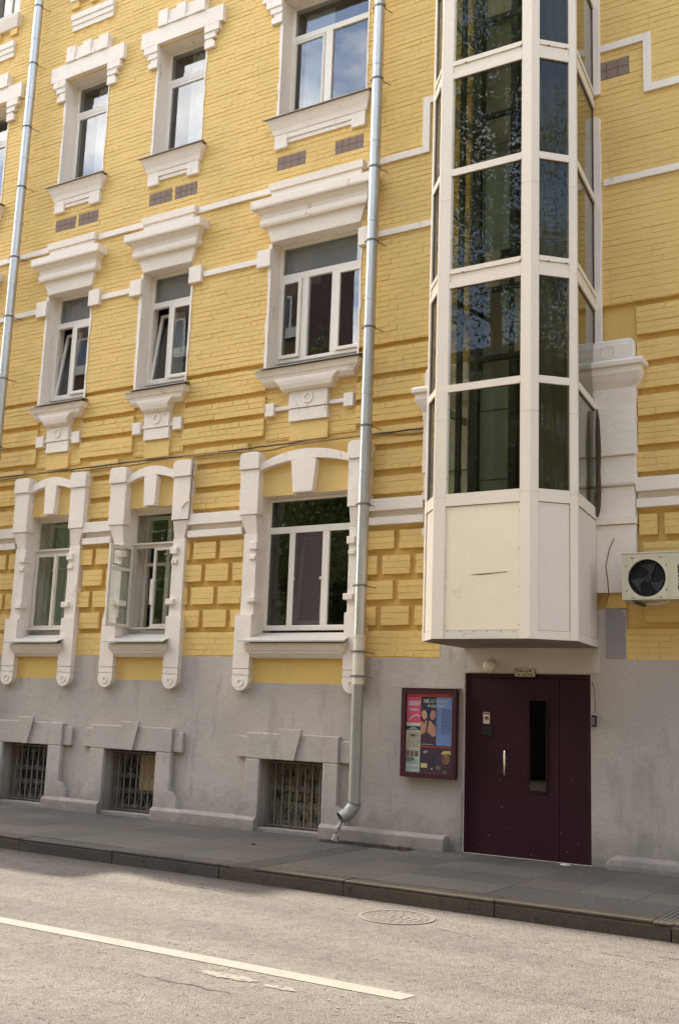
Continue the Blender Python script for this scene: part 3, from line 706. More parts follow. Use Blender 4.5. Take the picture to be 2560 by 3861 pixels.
def surround1(k):
    c, h = XC[k], HW[k]; s = empty('window_surround', bld)
    inner = arc_pts(c, h+.02, 5.03, 5.155); outer = arc_pts(c, h+.02, 5.125, 5.30)
    mb = MB(); mb.prism(ccw(inner+outer[::-1]), -.06, .086); mb.build('arch', 'white', s, bevel=.005)
    pts = [(c-h-.01, 4.661), (c+h+.01, 4.661)] + [(x, z+.004) for x, z in inner[::-1]]
    mb = MB(); mb.prism(ccw(pts), .035, .09); mb.build('tympanum', 'yellow', s)
    kt, kb = (.135, .108) if h < .6 else (.213, .165)
    mb = MB(); mb.prism(ccw([(c-kb, 4.666), (c+kb, 4.666), (c+kt, 5.135), (c+kt*.3, 5.15), (c-kt*.3, 5.15), (c-kt, 5.135)]), -.075, .034); mb.build('keystone', 'white', s, bevel=.006)
    for sd in (-1, 1):
        X = lambda u: c+sd*(h+u)
        def bx(mb, u0, u1, z0, z1, pp, y1=.088):
            a, b = sorted((X(u0), X(u1))); mb.box(a, b, -pp, y1, z0, z1)
        pr = empty('pier', s)
        pr2 = MB()
        # head with rounded cap
        r = .07; capo = .315
        cap = [(X(-.045), 5.17), (X(-.045), 5.17)]
        n = 5; z1 = 5.32
        pts = [(X(-.035), 5.066), (X(capo), 5.066)]
        pts += [(X(capo), z1-r)] + [(X(capo-r+r*math.cos(t)), z1-r+r*math.sin(t)) for t in [math.pi/2*i/n for i in range(1, n)]] + [(X(capo-r), z1)]
        pts += [(X(-.035+r), z1)] + [(X(-.035+r-r*math.sin(t)), z1-r+r*math.cos(t)) for t in [math.pi/2*i/n for i in range(1, n)]] + [(X(-.035), z1-r)]
        pr2.prism(ccw(pts), -.115, .088)
        bx(pr2, -.028, .30, 4.395, 5.065, .09)
        pr2.build('pier_head', 'white', s, bevel=.008)
        if True:
            m3 = MB(); o1, o2 = .30, .20
            L = [(4.12, 0.0, o2, .03), (4.20, 0, o2+.02, .04), (4.394, 0, o1-.01, .075)]
            m3.stack(c+sd*h, [(z, (-i if sd > 0 else o), (o if sd > 0 else -i), p) for z, i, o, p in L], y=0.0); m3.build('pier_neck', 'white', s, bevel=.006)
        m4 = MB(); bx(m4, -.01, .225, 2.945, 4.119, .035)
        bx(m4, -.03, .10, 3.885, 3.99, .07); bx(m4, -.005, .105, 3.74, 3.80, .06); bx(m4, -.05, .10, 3.12, 3.205, .085)
        # wobbly inner edge
        m4.build('pier_shaft', 'white', s, bevel=.008)
        wd, r = .275, .13; mid = .135; n = 10
        pts = [(X(-.015), 2.944), (X(wd), 2.944), (X(wd), 2.0)] + [(X(mid-.003+(.1425)*math.cos(t)), 2.0-.13*math.sin(t)) for t in [math.pi*i/n for i in range(1, n)]] + [(X(-.015), 2.0)]
        m5 = MB(); m5.prism(ccw([(X(-.015), 2.18), (X(wd), 2.18), (X(wd), 2.944), (X(-.015), 2.944)]), -.085, .088)
        m5.prism(ccw([(X(-.011), 2.172), (X(wd-.004), 2.172), (X(wd-.004), 2.18), (X(-.011), 2.18)]), -.068, .088)
        m5.prism(ccw([(X(-.015), 2.09), (X(wd), 2.09), (X(wd), 2.172), (X(-.015), 2.172)]), -.083, .088)
        m5.prism(ccw([(X(-.011), 2.082), (X(wd-.004), 2.082), (X(wd-.004), 2.09), (X(-.011), 2.09)]), -.068, .088)
        m5.prism(ccw([(X(wd), 2.082), (X(-.015), 2.082)] + [(X(-.015), 2.0)] + [(X(mid-.005-.14*math.cos(t)), 2.0-.13*math.sin(t)) for t in [math.pi*i/n for i in range(1, n)]] + [(X(wd), 2.0)]), -.085, .088)
        m5.build('pier_foot', 'white', s, bevel=.006)
        MB().ring(X(.13), -.094, -.084, 1.985, .034, .055).build('ring_ornament', 'white', s)
        bpy.data.objects.remove(pr)
    # window sill
    a = h+.065
    mb = MB(); mb.stack(c, [(2.33, h-.04, h-.04, .06), (2.40, h+.0, h+.0, .12), (2.425, h+.015, h+.015, .125), (2.43, h+.03, h+.03, .14), (2.50, h+.04, h+.04, .165), (2.535, h+.03, h+.03, .15)]); mb.build('sill_moulding', 'white', s, bevel=.006)
    mb = MB(); f0 = -.235
    e = .005
    mb.quad((c-a-.035, f0, 2.565), (c+a+.035, f0, 2.565), (c+h-.0, .18, 2.70), (c-h+.0, .18, 2.70)); mb.quad((c-a-.035, f0, 2.545), (c-a-.035, f0, 2.565), (c+a+.035, f0, 2.565), (c+a+.035, f0, 2.545)); mb.quad((c-a-.035, f0, 2.545), (c+a+.035, f0, 2.545), (c+a+.035, -.1, 2.552), (c-a-.035, -.1, 2.552))
    mb.build('metal_sill', 'sillw', s)
for k in colsn: surround3(k); surround2(k); surround1(k)

# panels and dentils above the third-floor lintels, top-floor sills
for k in colsn:
    c = XC[k]; s = empty('frieze', bld)
    mb = MB(); mb.stack(c, [(13.705, .50, .50, .03), (13.80, .50, .50, .03), (13.81, .51, .51, .05), (13.90, .51, .51, .05), (13.91, .52, .52, .07), (14.02, .52, .52, .075)]); mb.build('frieze_panel', 'white', s, bevel=.004)
    mb = MB(); h = HW[k]; mb.stack(c, [(14.30, h+.06, h+.06, .07), (14.48, h+.12, h+.12, .13), (14.55, h+.13, h+.13, .14)]); mb.build('sill_moulding', 'white', s, bevel=.005)
    for i in range(3): x = c-h+.05+(2*h-.1)*(i)/2; MB().box(x-.09, x+.09, -.05, .004, 14.16, 14.298).build('dentil', 'yellow', s)

# ------------------------------------------------------------------ windows
def pane(s, x0, x1, z0, z1, y, mat='glass', name='pane', t=.006):
    return MB().box(x0, x1, y, y+t, z0, z1).build(name, mat, s)
def curtain(s, x0, x1, z0, z1, y, mat='curtain', amp=.03, per=.11):
    mb = MB(); n = max(6, int((x1-x0)/per*6)); b = 0
    pts = []
    ph = random.random()*6
    for i in range(n+1):
        x = x0+(x1-x0)*i/n; pts.append((x, y+amp*math.sin(2*math.pi*x/per+ph)+amp*.5*math.sin(2*math.pi*x/(per*2.7))))
    for x, yy in pts: mb.v += [(x, yy, z0), (x, yy, z1)]
    for i in range(n): mb.f.append((2*i, 2*i+2, 2*i+3, 2*i+1))
    return mb.build('curtain', mat, s, smooth=True)
def win3(k):
    c, h = XC[k], HW[k]; s = empty('window', bld); y = .25; a, b, z0, z1 = c-h, c+h, 10.66, 12.72
    mb = MB(); mb.box(a, a+.055, y, y+.06, z0, z1); mb.box(b-.055, b, y, y+.06, z0, z1); mb.box(a+.055, b-.055, y, y+.06, z0, z0+.06); mb.box(a+.055, b-.055, y, y+.06, z1-.04, z1); mb.box(a+.055, b-.055, y, y+.06, 12.11, 12.205)
    if h > .6: mb.box(c-.14, c-.01, y-.004, y+.06, z0+.06, 12.11)
    mb.build('frame', 'frame', s, bevel=.006)
    pane(s, a+.055, b-.055, 12.205, z1-.04, y+.03)
    if h > .6:
        s1 = MB().bars(a+.06, c-.143, z0+.063, 12.095, y-.015, y+.03, .045).build('sash', 'oldframe', s, bevel=.005); pane(s, a+.105, c-.188, z0+.108, 12.05, y+.005)
        pane(s, c-.01, b-.055, z0+.06, 12.11, y+.03)
        curtain(s, a+.1, c-.15, z0, 12.7, y+.25, 'blind', .01, .3)
    else:
        MB().bars(a+.06, b-.06, z0+.063, 12.095, y-.015, y+.03, .05).build('sash', 'frame', s, bevel=.005); pane(s, a+.11, b-.11, z0+.113, 12.045, y+.005)
        if k in 'BC': curtain(s, a+.35, b, z0, 12.7, y+.2, 'curtainw', .02, .12)
def sash(s, x0, x1, z0, z1, y, w=.05, tilt=0, mat='frame', g='glass'):
    e = empty('sash', s, (0, y, z0)); e.rotation_euler = (-tilt, 0, 0)
    MB().bars(x0, x1, 0, z1-z0, -.02, .03, w).build('sash_frame', mat, s, bevel=.005)
    o = bpy.context.scene.collection.objects[-1] if False else None
    return e
def sash2(s, x0, x1, z0, z1, y, w=.05, tilt=0, mat='frame', g='glass'):
    o = MB().bars(x0, x1, 0, z1-z0, -.02, .03, w).build('sash', mat, s, bevel=.005); o.location = (0, y, z0); o.rotation_euler = (-tilt, 0, 0)
    p = MB().box(x0+w, x1-w, 0, .006, w, z1-z0-w).build('pane', g, s); p.location = (0, y, z0); p.rotation_euler = (-tilt, 0, 0)
def win2(k):
    c, h = XC[k], HW[k]; s = empty('window', bld); y = .22; a, b, z0, z1 = c-h, c+h, 6.74, 8.62
    mb = MB(); mb.box(a, a+.055, y, y+.07, z0, z1); mb.box(b-.055, b, y, y+.07, z0, z1); mb.box(a+.055, b-.055, y, y+.07, z0, z0+.055); mb.box(a+.055, b-.055, y, y+.07, z1-.045, z1); mb.box(a+.055, b-.055, y, y+.07, 8.045, 8.145)
    zt = 8.045
    if h > .6:
        mb.box(c-.355, c-.245, y, y+.07, z0+.055, zt); mb.box(c+.17, c+.275, y, y+.07, z0+.055, zt)
        mb.build('frame', 'frame', s, bevel=.006)
        sash2(s, a+.058, c-.357, z0+.06, zt-.005, y-.01, .055); pane(s, c-.245, c+.17, z0+.055, zt, y+.04); sash2(s, c+.277, b-.058, z0+.06, zt-.005, y-.01, .05)
        curtain(s, a+.2, c-.3, 8.1, 8.6, y+.4, 'blind', .01, .3)
        MB().box(a+.02, b-.02, y+.14, y+.15, 8.12, 8.6).build('roller_blind', 'blind', s)
    else:
        mb.box(c-.115, c-.035, y, y+.07, z0+.055, zt); mb.build('frame', 'frame', s, bevel=.006)
        sash2(s, a+.045, c-.105, z0+.05, zt-.02, y+.05, .05, tilt=R(8.5)); sash2(s, c-.03, b-.058, z0+.06, zt-.005, y-.012, .055)
        MB().box(a+.02, b-.02, y+.14, y+.15, 8.12, 8.6).build('roller_blind', 'blind', s)
        curtain(s, c, b, 6.7, 8.1, y+.38, 'curtain' if k == 'B' else 'blind', .02, .14)
        if k == 'C': curtain(s, a+.05, c-.1, 6.7, 8.1, y+.42, 'curtainw', .01, .2)
    pane(s, a+.055, b-.055, 8.145, z1-.045, y+.04)
def win1(k):
    c, h = XC[k], HW[k]; s = empty('window', bld); a, b = c-h, c+h
    if h > .6:
        y = .22; z0, z1 = 2.735, 4.655
        mb = MB(); mb.box(a, a+.055, y, y+.07, z0, z1); mb.box(b-.055, b, y, y+.07, z0, z1); mb.box(a+.055, b-.055, y, y+.07, z0, z0+.075); mb.box(a+.055, b-.055, y, y+.07, z1-.04, z1); mb.box(a+.055, b-.055, y, y+.07, 4.138, 4.235)
        mb.box(c-.38, c-.285, y, y+.07, z0+.075, 4.138); mb.box(c+.185, c+.293, y, y+.07, z0+.075, 4.138); mb.build('frame', 'frame', s, bevel=.006)
        pane(s, a+.055, b-.055, 4.235, z1-.04, y+.03, 'glassdark'); pane(s, a+.055, c-.38, z0+.075, 4.138, y+.03, 'glassdark'); pane(s, c+.293, b-.055, z0+.075, 4.138, y+.03, 'glassdark')
        sash2(s, c-.28, c+.18, z0+.08, 4.13, y+.06, .06, tilt=R(6), g='glassdark')
        MB().box(c-.285, c+.185, y+.012, y+.014, z0+.076, 4.137).build('insect_screen', 'mesh', s)
        mb = MB(); mb.box(c-.292, c-.262, y-.02, y, 3.45, 3.49); mb.box(c+.168, c+.19, y-.02, y, 3.45, 3.49); mb.build('screen_catch', 'frame', s)
        return
    y = .20; z0, z1 = 2.775, 4.58; old = 'oldframe'
    mb = MB(); mb.box(a+.0, a+.05, y, y+.08, z0, z1); mb.box(b-.05, b, y, y+.08, z0, z1); mb.box(a+.05, b-.05, y, y+.08, z0, z0+.03); mb.box(a, b, y-.01, y+.08, z1, 4.66); mb.box(a+.05, b-.05, y, y+.08, 4.045, 4.125); mb.box(a+.02, b-.02, y-.035, y, 4.095, 4.125)
    mb.build('frame', old, s, bevel=.004)
    pane(s, a+.05, b-.05, 4.125, z1, y+.03, 'glassold')
    # inner window of the double casement
    yi = .46
    mb = MB(); mb.bars(a+.02, b-.02, 2.72, 4.6, yi, yi+.05, .06); mb.box(c-.04, c+.04, yi-.005, yi+.05, 2.78, 4.54); mb.box(a+.08, c-.04, yi, yi+.04, 3.80, 3.85); mb.box(c+.04, b-.08, yi, yi+.04, 3.80, 3.85); mb.build('inner_frame', old, s, bevel=.004)
    MB().quad((a, .425, 2.72), (b, .425, 2.72), (b, .62, 2.72), (a, .62, 2.72)).build('inner_ledge', old, s)
    for x in (a, b): MB().box(x-.012, x+.012, .425, .62, 2.7, 4.66).build('inner_lining', old, s)
    hz = 4.04
    def casement(x0, x1, fort=True):
        mb = MB(); mb.bars(x0, x1, z0+.035, hz, y-.02, y+.025, .042)
        if fort: mb.box(x0+.042, x1-.042, y-.02, y+.02, 3.68, 3.735); mb.bars(x0+.06, x1-.06, 3.75, hz-.06, y-.024, y-.002, .022)
        return mb
    if k == 'C':
        hx, sw = a+.045, .47
        e_frame = MB(); e_frame.bars(0, sw, z0+.02, hz+.03, -.022, .022, .05); e_frame.box(.05, sw-.05, -.018, .018, 3.665, 3.72); e_frame.bars(.075, sw-.075, 3.745, hz-.03, -.026, .0, .024)
        o = e_frame.build('open_casement', 'oldframe', s, bevel=.004); o.location = (hx, y-.03, 0); o.rotation_euler = (0, 0, -R(97))
        p = MB().box(.05, sw-.05, .0, .004, z0+.07, 3.665).box(.075, sw-.075, .001, .004, 3.72, hz-.03).build('pane', 'glassold', s); p.location = o.location; p.rotation_euler = o.rotation_euler
        casement(c-.05, b-.05, False).build('casement', 'oldframe', s, bevel=.004); pane(s, c-.008, b-.092, z0+.077, hz-.042, y, 'glassold')
        MB().box(c-.065, c-.005, y-.045, y-.021, 3.15, 3.55).build('casement_catch', 'frame', s)
        MB().box(c-.04, b-.03, y-.06, y-.021, z0+.005, z0+.034).build('drip_strip', 'oldframe', s)
        curtain(s, c+.12, b, 2.75, 4.6, .66, 'curtain', .02, .10)
    else:
        casement(a+.045, c-.012, False).build('casement', 'oldframe', s, bevel=.004); casement(c-.008, b-.045, False).build('casement', 'oldframe', s, bevel=.004)
        MB().box(c-.035, c+.018, y-.034, y-.021, z0+.036, hz-.001).build('meeting_strip', 'oldframe', s)
        pane(s, a+.087, c-.054, z0+.077, hz-.042, y, 'glassold'); pane(s, c+.034, b-.087, z0+.077, hz-.042, y, 'glassold')
        MB().box(a+.02, b-.02, y-.07, y-.021, z0-.0, z0+.034).build('drip_strip', 'oldframe', s)
        curtain(s, a, c-.1, 2.75, 4.62, .60, 'curtain', .025, .12); curtain(s, c+.1, b, 2.75, 4.62, .60, 'curtain', .025, .12)
def win4(k):
    c, h = XC[k], HW[k]; s = empty('window', bld); y = .2; a, b = c-h, c+h
    mb = MB(); mb.bars(a, b, 14.62, 16.4, y, y+.06, .06); mb.box(c-.03, c+.03, y, y+.06, 14.68, 16.34); mb.build('frame', 'frame', s); pane(s, a+.06, c-.03, 14.68, 16.34, y+.03); pane(s, c+.03, b-.06, 14.68, 16.34, y+.03)
for k in colsn: win3(k); win2(k); win1(k); win4(k)

# ------------------------------------------------------------------ cellar windows and plinth
def spiral(mb, cx, cz, r, y, turns=1.35, a0=0, d=1, rr=.0048, n=16):
    pts = []
    for i in range(n+1):
        t = i/n; a = a0+d*turns*2*math.pi*t; q = r*(1-.72*t); pts.append((cx+q*math.cos(a), y, cz+q*math.sin(a)))
    mb.tube(pts, rr, 5, caps=False)
for k in colsn:
    c = XK[k]; hh = .515
    s = empty('cellar_window', bld); a, b = c-hh, c+hh; w2 = .515
    # surround
    W_ = .80 if k != 'D' else .75
    o2 = .46
    p = .085
    mb = MB()
    mb.prism(ccw([(c-W_, .955), (c+W_, .955), (c+W_, 1.305), (c-W_, 1.305)]), -p, .001)
    for sd in (-1, 1):
        x0, x1 = c+sd*w2, c+sd*W_
        pts = [(x0, .0), (x0, .954), (x1, .954), (x1, .42), (x1+sd*.07, .37), (x1+sd*.13, .28), (x1+sd*.16, .176), (x1+sd*.16, 0.0)]
        mb.prism(ccw(pts), -p, .001)
    if hh > .6:
        pass
    mb.build('cellar_surround', 'grey', s, bevel=.012)
    mb = MB()
    for sd in (-1, 1):
        e0, e1 = sorted((c+sd*(W_+.004), c+sd*(W_+.18))); MB().box(e0, e1, -.05, .001, .965, 1.25).build('ear_block', 'grey', s, bevel=.01)
    mb = MB(); mb.prism(ccw([(c-.075, .956), (c+.075, .956), (c+.19, 1.375), (c-.19, 1.375)]), -p-.035, -p+.001); mb.build('cellar_keystone', 'grey', s, bevel=.008)
    mb = MB(); mb.box(c-w2, c+w2, -.09, .10, -.01, .05); mb.build('threshold', 'greydirt', s, bevel=.006)
    if hh > .6:
        mb = MB(); mb.box(a-.02, c-w2, -.02, .40, .0, .955); mb.box(c+w2, b+.02, -.02, .40, 0, .955); mb.build('cheek', 'greydirt', s)
    # grille
    g = empty('x', None); bpy.data.objects.remove(g)
    yg = .12; z0, z1 = .06, .935; n = 9; gx0, gx1 = c-w2+.03, c+w2-.03
    px = [gx0+(gx1-gx0)*i/(n-1) for i in range(n)]
    mb = MB(); mb.box(c-w2+.002, c+w2-.002, yg-.006, yg+.006, z1-.03, z1-.012); mb.build('grille_rail', 'iron', s); mb = MB(); mb.box(c-w2+.002, c+w2-.002, yg-.006, yg+.006, z0+.008, z0+.024); mb.build('grille_rail', 'iron', s)
    for x in px: MB().box(x-.008, x+.008, yg-.008, yg+.008, z0+.025, z1-.031).build('grille_bar', 'iron', s)
    mb = MB(); sp = px[1]-px[0]
    for i in range(n-1):
        xm = (px[i]+px[i+1])/2; d = 1 if i % 2 else -1
        spiral(mb, xm, .575, .043, yg, 1.3, math.pi/2, d); spiral(mb, xm, .36, .043, yg, 1.3, -math.pi/2, -d); spiral(mb, xm, .85, .035, yg, 1.1, -math.pi/2, d); spiral(mb, xm, .12, .035, yg, 1.1, math.pi/2, -d)
        u, v = (px[i], px[i+1]) if i % 2 else (px[i+1], px[i])
        mb.tube([(u, yg, .62), (xm, yg, .70), (v, yg, .89)], .0032, 5, caps=False); mb.tube([(u, yg, .31), (xm, yg, .23), (v, yg, .08)], .0032, 5, caps=False)
    mb.build('grille_scroll', 'iron', s)
    # window behind the grille
    if k == 'D':
        mb = MB()
        for i in range(6): x0 = c-w2+.17*i+.01; mb.box(x0, x0+.15, .28+random.uniform(-.01, .01), .31, .03, .94)
        mb.build('board', 'board', s)
    elif k == 'C':
        MB().box(c-w2, c+w2, .36, .38, .03, .95).build('dark_backing', 'dark', s)
        MB().box(c+w2-.60, c+w2-.26, .28, .30, .36, .88).build('yellow_shutter', 'oldyellow', s)
        MB().bars(c-.45, c+w2-.61, .1, .9, .31, .34, .03).build('frame', 'board', s)
    else:
        MB().box(c-w2, c+w2, .36, .38, .03, .95).build('dark_backing', 'dark', s); MB().bars(c-.4, c+.4, .08, .92, .32, .35, .03).build('frame', 'dark', s)
# socle between the cellar windows
for a, b in clip((XL, -6.03), [(XK[k]-.518, XK[k]+.518) for k in colsn]):
    mb = MB(); pts = [(a, -.01)]
    mb.stack((a+b)/2, [(-.01, (b-a)/2, (b-a)/2, .15), (.14, (b-a)/2, (b-a)/2, .145), (.178, (b-a)/2, (b-a)/2, .105)]); mb.build('socle', 'greydirt', bld, bevel=.008)
mb = MB(); mb.stack(1.0, [(-.02, 5.00, 5, .12), (.05, 5.03, 5, .12), (.11, 4.98, 5, .105), (.15, 4.93, 5, .05)]); mb.build('socle', 'greydirt', bld, bevel=.02)
# stone at the left of the door, portal head above it
mb = MB(); mb.prism(ccw([(-5.93, -.01), (-5.845, -.01), (-5.845, .72), (-5.87, .68), (-5.905, .6), (-5.93, .5), (-5.935, .3), (-5.90, .17)]), -.03, .002); mb.build('jamb_stone', 'greydirt', bld, bevel=.01)
mb = MB(); mb.box(-5.80, -4.10, -.012, .002, 2.18, 2.70); mb.build('portal_head', paint('portal_cream', (.50, .44, .36), .85, .1, .08), bld)
mb = MB(); mb.prism(ccw([(-4.03, 2.36), (-3.80, 2.36), (-3.80, 2.86), (-3.83, 2.92), (-3.88, 2.94), (-4.03, 2.94)]), -.008, .002); mb.build('grey_patch', paint('darker_grey_patch', (.27, .25, .235), .9), bld)

# --- portal pilasters either side of the lift shaft
def pilaster(x0, x1, name='pilaster'):
    c, h = (x0+x1)/2, (x1-x0)/2; s = empty(name, bld)
    mb = MB(); mb.stack(c, [(5.935, h, h, .09), (6.14, h, h, .09), (6.20, h-.02, h-.02, .075), (6.235, h-.06, h-.06, .04)]); mb.build('block', 'white', s, bevel=.01)
    mb = MB(); mb.stack(c, [(5.59, h+.01, h+.01, .09), (5.68, h+.07, h+.07, .14), (5.73, h+.09, h+.09, .16), (5.765, h+.10, h+.10, .175), (5.835, h+.10, h+.10, .175), (5.84, h+.115, h+.115, .19), (5.85, h+.14, h+.14, .21), (5.895, h+.145, h+.145, .215), (5.934, h+.12, h+.12, .19)]); mb.build('capital', 'white', s, bevel=.005)
    mb = MB(); mb.stack(c, [(4.76, h, h, .10), (4.77, h+.005, h+.005, .105), (5.40, h, h, .10), (5.589, h+.012, h+.012, .11)]); mb.stack(c, [(4.42, h-.005, h-.005, .07), (4.759, h-.005, h-.005, .075)]); mb.build('shaft', 'white', s, bevel=.006)
    mb = MB(); mb.stack(c, [(4.39, h-.01, h-.01, .06), (4.40, h, h, .09), (4.419, h, h, .10), (4.50, h, h, .10)]); mb.stack(c, [(3.98, h-.02, h-.02, .055), (4.385, h-.02, h-.02, .06)]); mb.build('moulding', 'white', s, bevel=.005)
    mb = MB(); mb.stack(c, [(3.93, h-.01, h-.01, .085), (4.03, h-.005, h-.005, .09)]); mb.stack(c, [(3.12, h-.025, h-.025, .05), (3.925, h-.02, h-.02, .055)]); mb.build('lower_shaft', 'white', s, bevel=.005)
    MB().ring(c+.03, -.096, -.088, 6.06, .075, .09).build('ring_ornament', 'white', s)
pilaster(-4.30, -3.63); pilaster(-6.45, -5.80)

# ------------------------------------------------------------------ entrance door
s = empty('entrance_door', bld)
MB().bars(-5.838, -4.222, -.04, 2.163, .03, .10, .05).build('door_frame', 'maroon', s, bevel=.004)
MB().box(-5.79, -4.62, .04, .09, .012, 2.11).build('door_leaf', 'maroon', s, bevel=.004)
MB().box(-4.614, -4.27, .042, .09, .012, 2.11).build('side_leaf', 'maroon', s, bevel=.004)
MB().box(-4.99, -4.78, .034, .039, .775, 1.845).build('slit_window', glass('door_glass', (.10, .12, .13), 1.35), s)
MB().box(-4.99, -4.78, .0392, .0397, .775, 1.845).build('slit_backing', paint('dim_hallway', (.032, .036, .040), .5, .5, .1, 0, 20, big=6), s)
MB().bars(-5.005, -4.765, .76, 1.86, .026, .0395, .014).build('slit_trim', 'maroon', s)
MB().tube([(-5.285, .035, 1.245), (-5.285, -.02, 1.24), (-5.285, -.03, 1.22), (-5.285, -.03, .965), (-5.285, -.02, .945), (-5.285, .035, .94)], .011, 8).build('handle', 'chrome', s, smooth=True)
MB().box(-5.615, -5.475, .028, .0405, 1.405, 1.515).build('lock_plate', 'black', s, bevel=.004)
MB().box(-5.60, -5.512, .0375, .0405, 1.55, 1.69).build('sticker', paint('sticker_paper', (.55, .47, .38), .7, .05, .05, 0), s)
mb = MB(); mb.prism(ccw([(-5.588, 1.62), (-5.57, 1.635), (-5.556, 1.645), (-5.53, 1.63), (-5.52, 1.60), (-5.535, 1.595), (-5.548, 1.605), (-5.56, 1.59), (-5.572, 1.60)]), .0365, .0377); mb.box(-5.596, -5.516, .0365, .0377, 1.665, 1.683); mb.build('sticker_print', paint('sticker_ink', (.20, .05, .05), .7), s)
mb = MB()
for _ in range(26):
    x, z, u = random.uniform(-5.78, -4.3), random.uniform(.03, 1.6)**1.0, random.uniform(.002, .006); mb.box(x-u, x+u*random.uniform(.5, 3), .0385, .0395 if x < -4.62 else .0415, z-u*.5, z+u*.5)
o = mb.build('chipped_speck', 'sill', s); o['kind'] = 'stuff'
# sign, lamp, bell box, poster case, air conditioner: things of their own
s = empty('entrance_sign', loc=(-5.03, 0, 2.178)); tag(s, 'small cream plate reading Подъезд № 1 above the maroon door', 'sign')
MB().box(-.131, .131, -.022, -.0135, -.048, .047).build('plate', paint('cream_plate', (.50, .43, .27), .6), s)
mb = MB(); mb.bars(-.134, .134, -.051, .050, -.024, -.021, .004); mb.build('border', 'black', s)
text('Подъезд № 1', .046, 'lettering', 'black', s, (0, -.0225, .019), xs=.82, bold=.0006); text('кв. 1-8, 34-36', .042, 'lettering', 'black', s, (0, -.0225, -.024), xs=.84, bold=.0006)
mb = MB(); mb.disc(-.118, -.0235, -.021, 0, .005, 8); mb.disc(.118, -.0235, -.021, 0, .005, 8); mb.build('screw', 'black', s)
s = empty('wall_lamp', loc=(-5.49, 0, 2.255)); tag(s, 'round cream bulkhead lamp on the wall above the door, left of the plate', 'lamp')
mb = MB(); seg = 20
prof = [(.0, -.10), (.035, -.098), (.06, -.088), (.073, -.07), (.077, -.055)]
for r, yy in prof:
    for k in range(seg): t = 2*math.pi*k/seg; mb.v.append((r*math.cos(t), yy, r*math.sin(t)))
for i in range(len(prof)-1):
    for k in range(seg): j = (k+1) % seg; mb.f.append((i*seg+k, (i+1)*seg+k, (i+1)*seg+j, i*seg+j))
mb.build('lamp_shade', paint('frosted_cream_glass', (.62, .56, .42), .35, .02, .02, 0), s, smooth=True)
MB().ring(0, -.058, -.0, 0, .0, .083).build('lamp_body', 'acbody', s)
s = empty('bell_box', loc=(-4.175, 0, 1.63)); tag(s, 'small dark bell box on the grey wall right of the door', 'intercom')
MB().box(-.022, .028, -.05, .0, -.065, .065).build('casing', 'black', s, bevel=.006); MB().box(-.012, .016, -.053, -.05, -.045, .04).build('face_plate', 'iron', s)
mb = MB().tube([(.01, -.01, .09), (.012, -.012, .2), (.0, -.01, .38), (-.03, -.008, .46)], .004, 5); mb.build('wire', 'rub', s)

def flat(name, c, rough=.6): return paint(name, c, rough, .04, .06, 0, 200)
P = dict(pink=flat('print_pink', (0.634, 0.092, 0.170)), cream=flat('print_cream', (0.634, 0.600, 0.442)), navy=flat('print_navy', (0.032, 0.039, 0.063)), blue=flat('print_blue', (0.181, 0.261, 0.487)), mint=flat('print_mint', (0.487, 0.578, 0.498)), skin=flat('print_skin', (0.521, 0.261, 0.170)), skin2=flat('print_skin_light', (0.634, 0.385, 0.273)), skin3=flat('print_skin_shadow', (0.283, 0.125, 0.080)),
         red=flat('print_red', (0.487, 0.080, 0.068)), white=flat('print_white', (0.636, 0.636, 0.600)), hair=flat('print_hair', (0.068, 0.040, 0.035)), gold=flat('print_gold', (.30, .175, .055)), plum=flat('print_plum', (0.068, 0.035, 0.052)), brown=flat('print_brown', (0.193, 0.114, 0.068)), ink=flat('print_ink', (0.046, 0.046, 0.057)), ink2=flat('print_blue_ink', (0.046, 0.057, 0.148)), straw=flat('print_straw', (0.634, 0.521, 0.181)))
pb = empty('poster_case', loc=(-6.283, 0, .855)); tag(pb, 'maroon framed poster case with adverts on the grey wall left of the door', 'notice board')
W2, H2 = .387, 1.105
MB().box(-W2+.02, W2-.02, -.06, 0, .02, H2-.02).build('case', 'frame_maroon', pb)
mb = MB(); fw_ = .062; yf = -.115
mb.bars(-W2, W2, 0, H2, yf, -.0605, fw_); mb.build('frame', 'frame_maroon', pb, bevel=.006)
MB().box(-W2-.02, W2+.02, yf-.012, -.0, H2+.001, H2+.009).build('top_strip', 'sill', pb)
yp = -.075
gx = W2-fw_
def sheet(x0, x1, z0, z1, mat, y=yp, nm='poster'): return MB().box(x0, x1, y, y+.004, z0, z1).build(nm, P[mat], pb)
xa, xb, xcn, xd = -gx, -.123, .094, gx
sheet(-gx, gx, H2-fw_-.043, H2-fw_, 'red'); sheet(xa, xb-.002, .675, H2-fw_-.045, 'pink'); sheet(xa, xb-.002, .34, .63, 'cream'); sheet(xa, xb-.002, .632, .673, 'cream'); sheet(xa, xb-.002, .58, .631, 'navy', yp-.001)
sheet(xb, xcn, .39, .995, 'navy'); sheet(xcn+.001, xd, .40, .995, 'blue'); sheet(xb, xd, .375, .389, 'red'); sheet(xa, xb-.004, .065, .335, 'mint'); sheet(xb, xd, .064, .372, 'plum')
prn = yp-.0022
def pr(pts, mat, y=prn, nm='print'):
    mb = MB(); mb.prism(ccw(pts), y, y+.0012); return mb.build(nm, P[mat], pb)
def el(cx, cz, rx, rz, n=20, rot=0): return [(cx+rx*math.cos(t)*math.cos(rot)-rz*math.sin(t)*math.sin(rot), cz+rx*math.cos(t)*math.sin(rot)+rz*math.sin(t)*math.cos(rot)) for t in [2*math.pi*k/n for k in range(n)]]
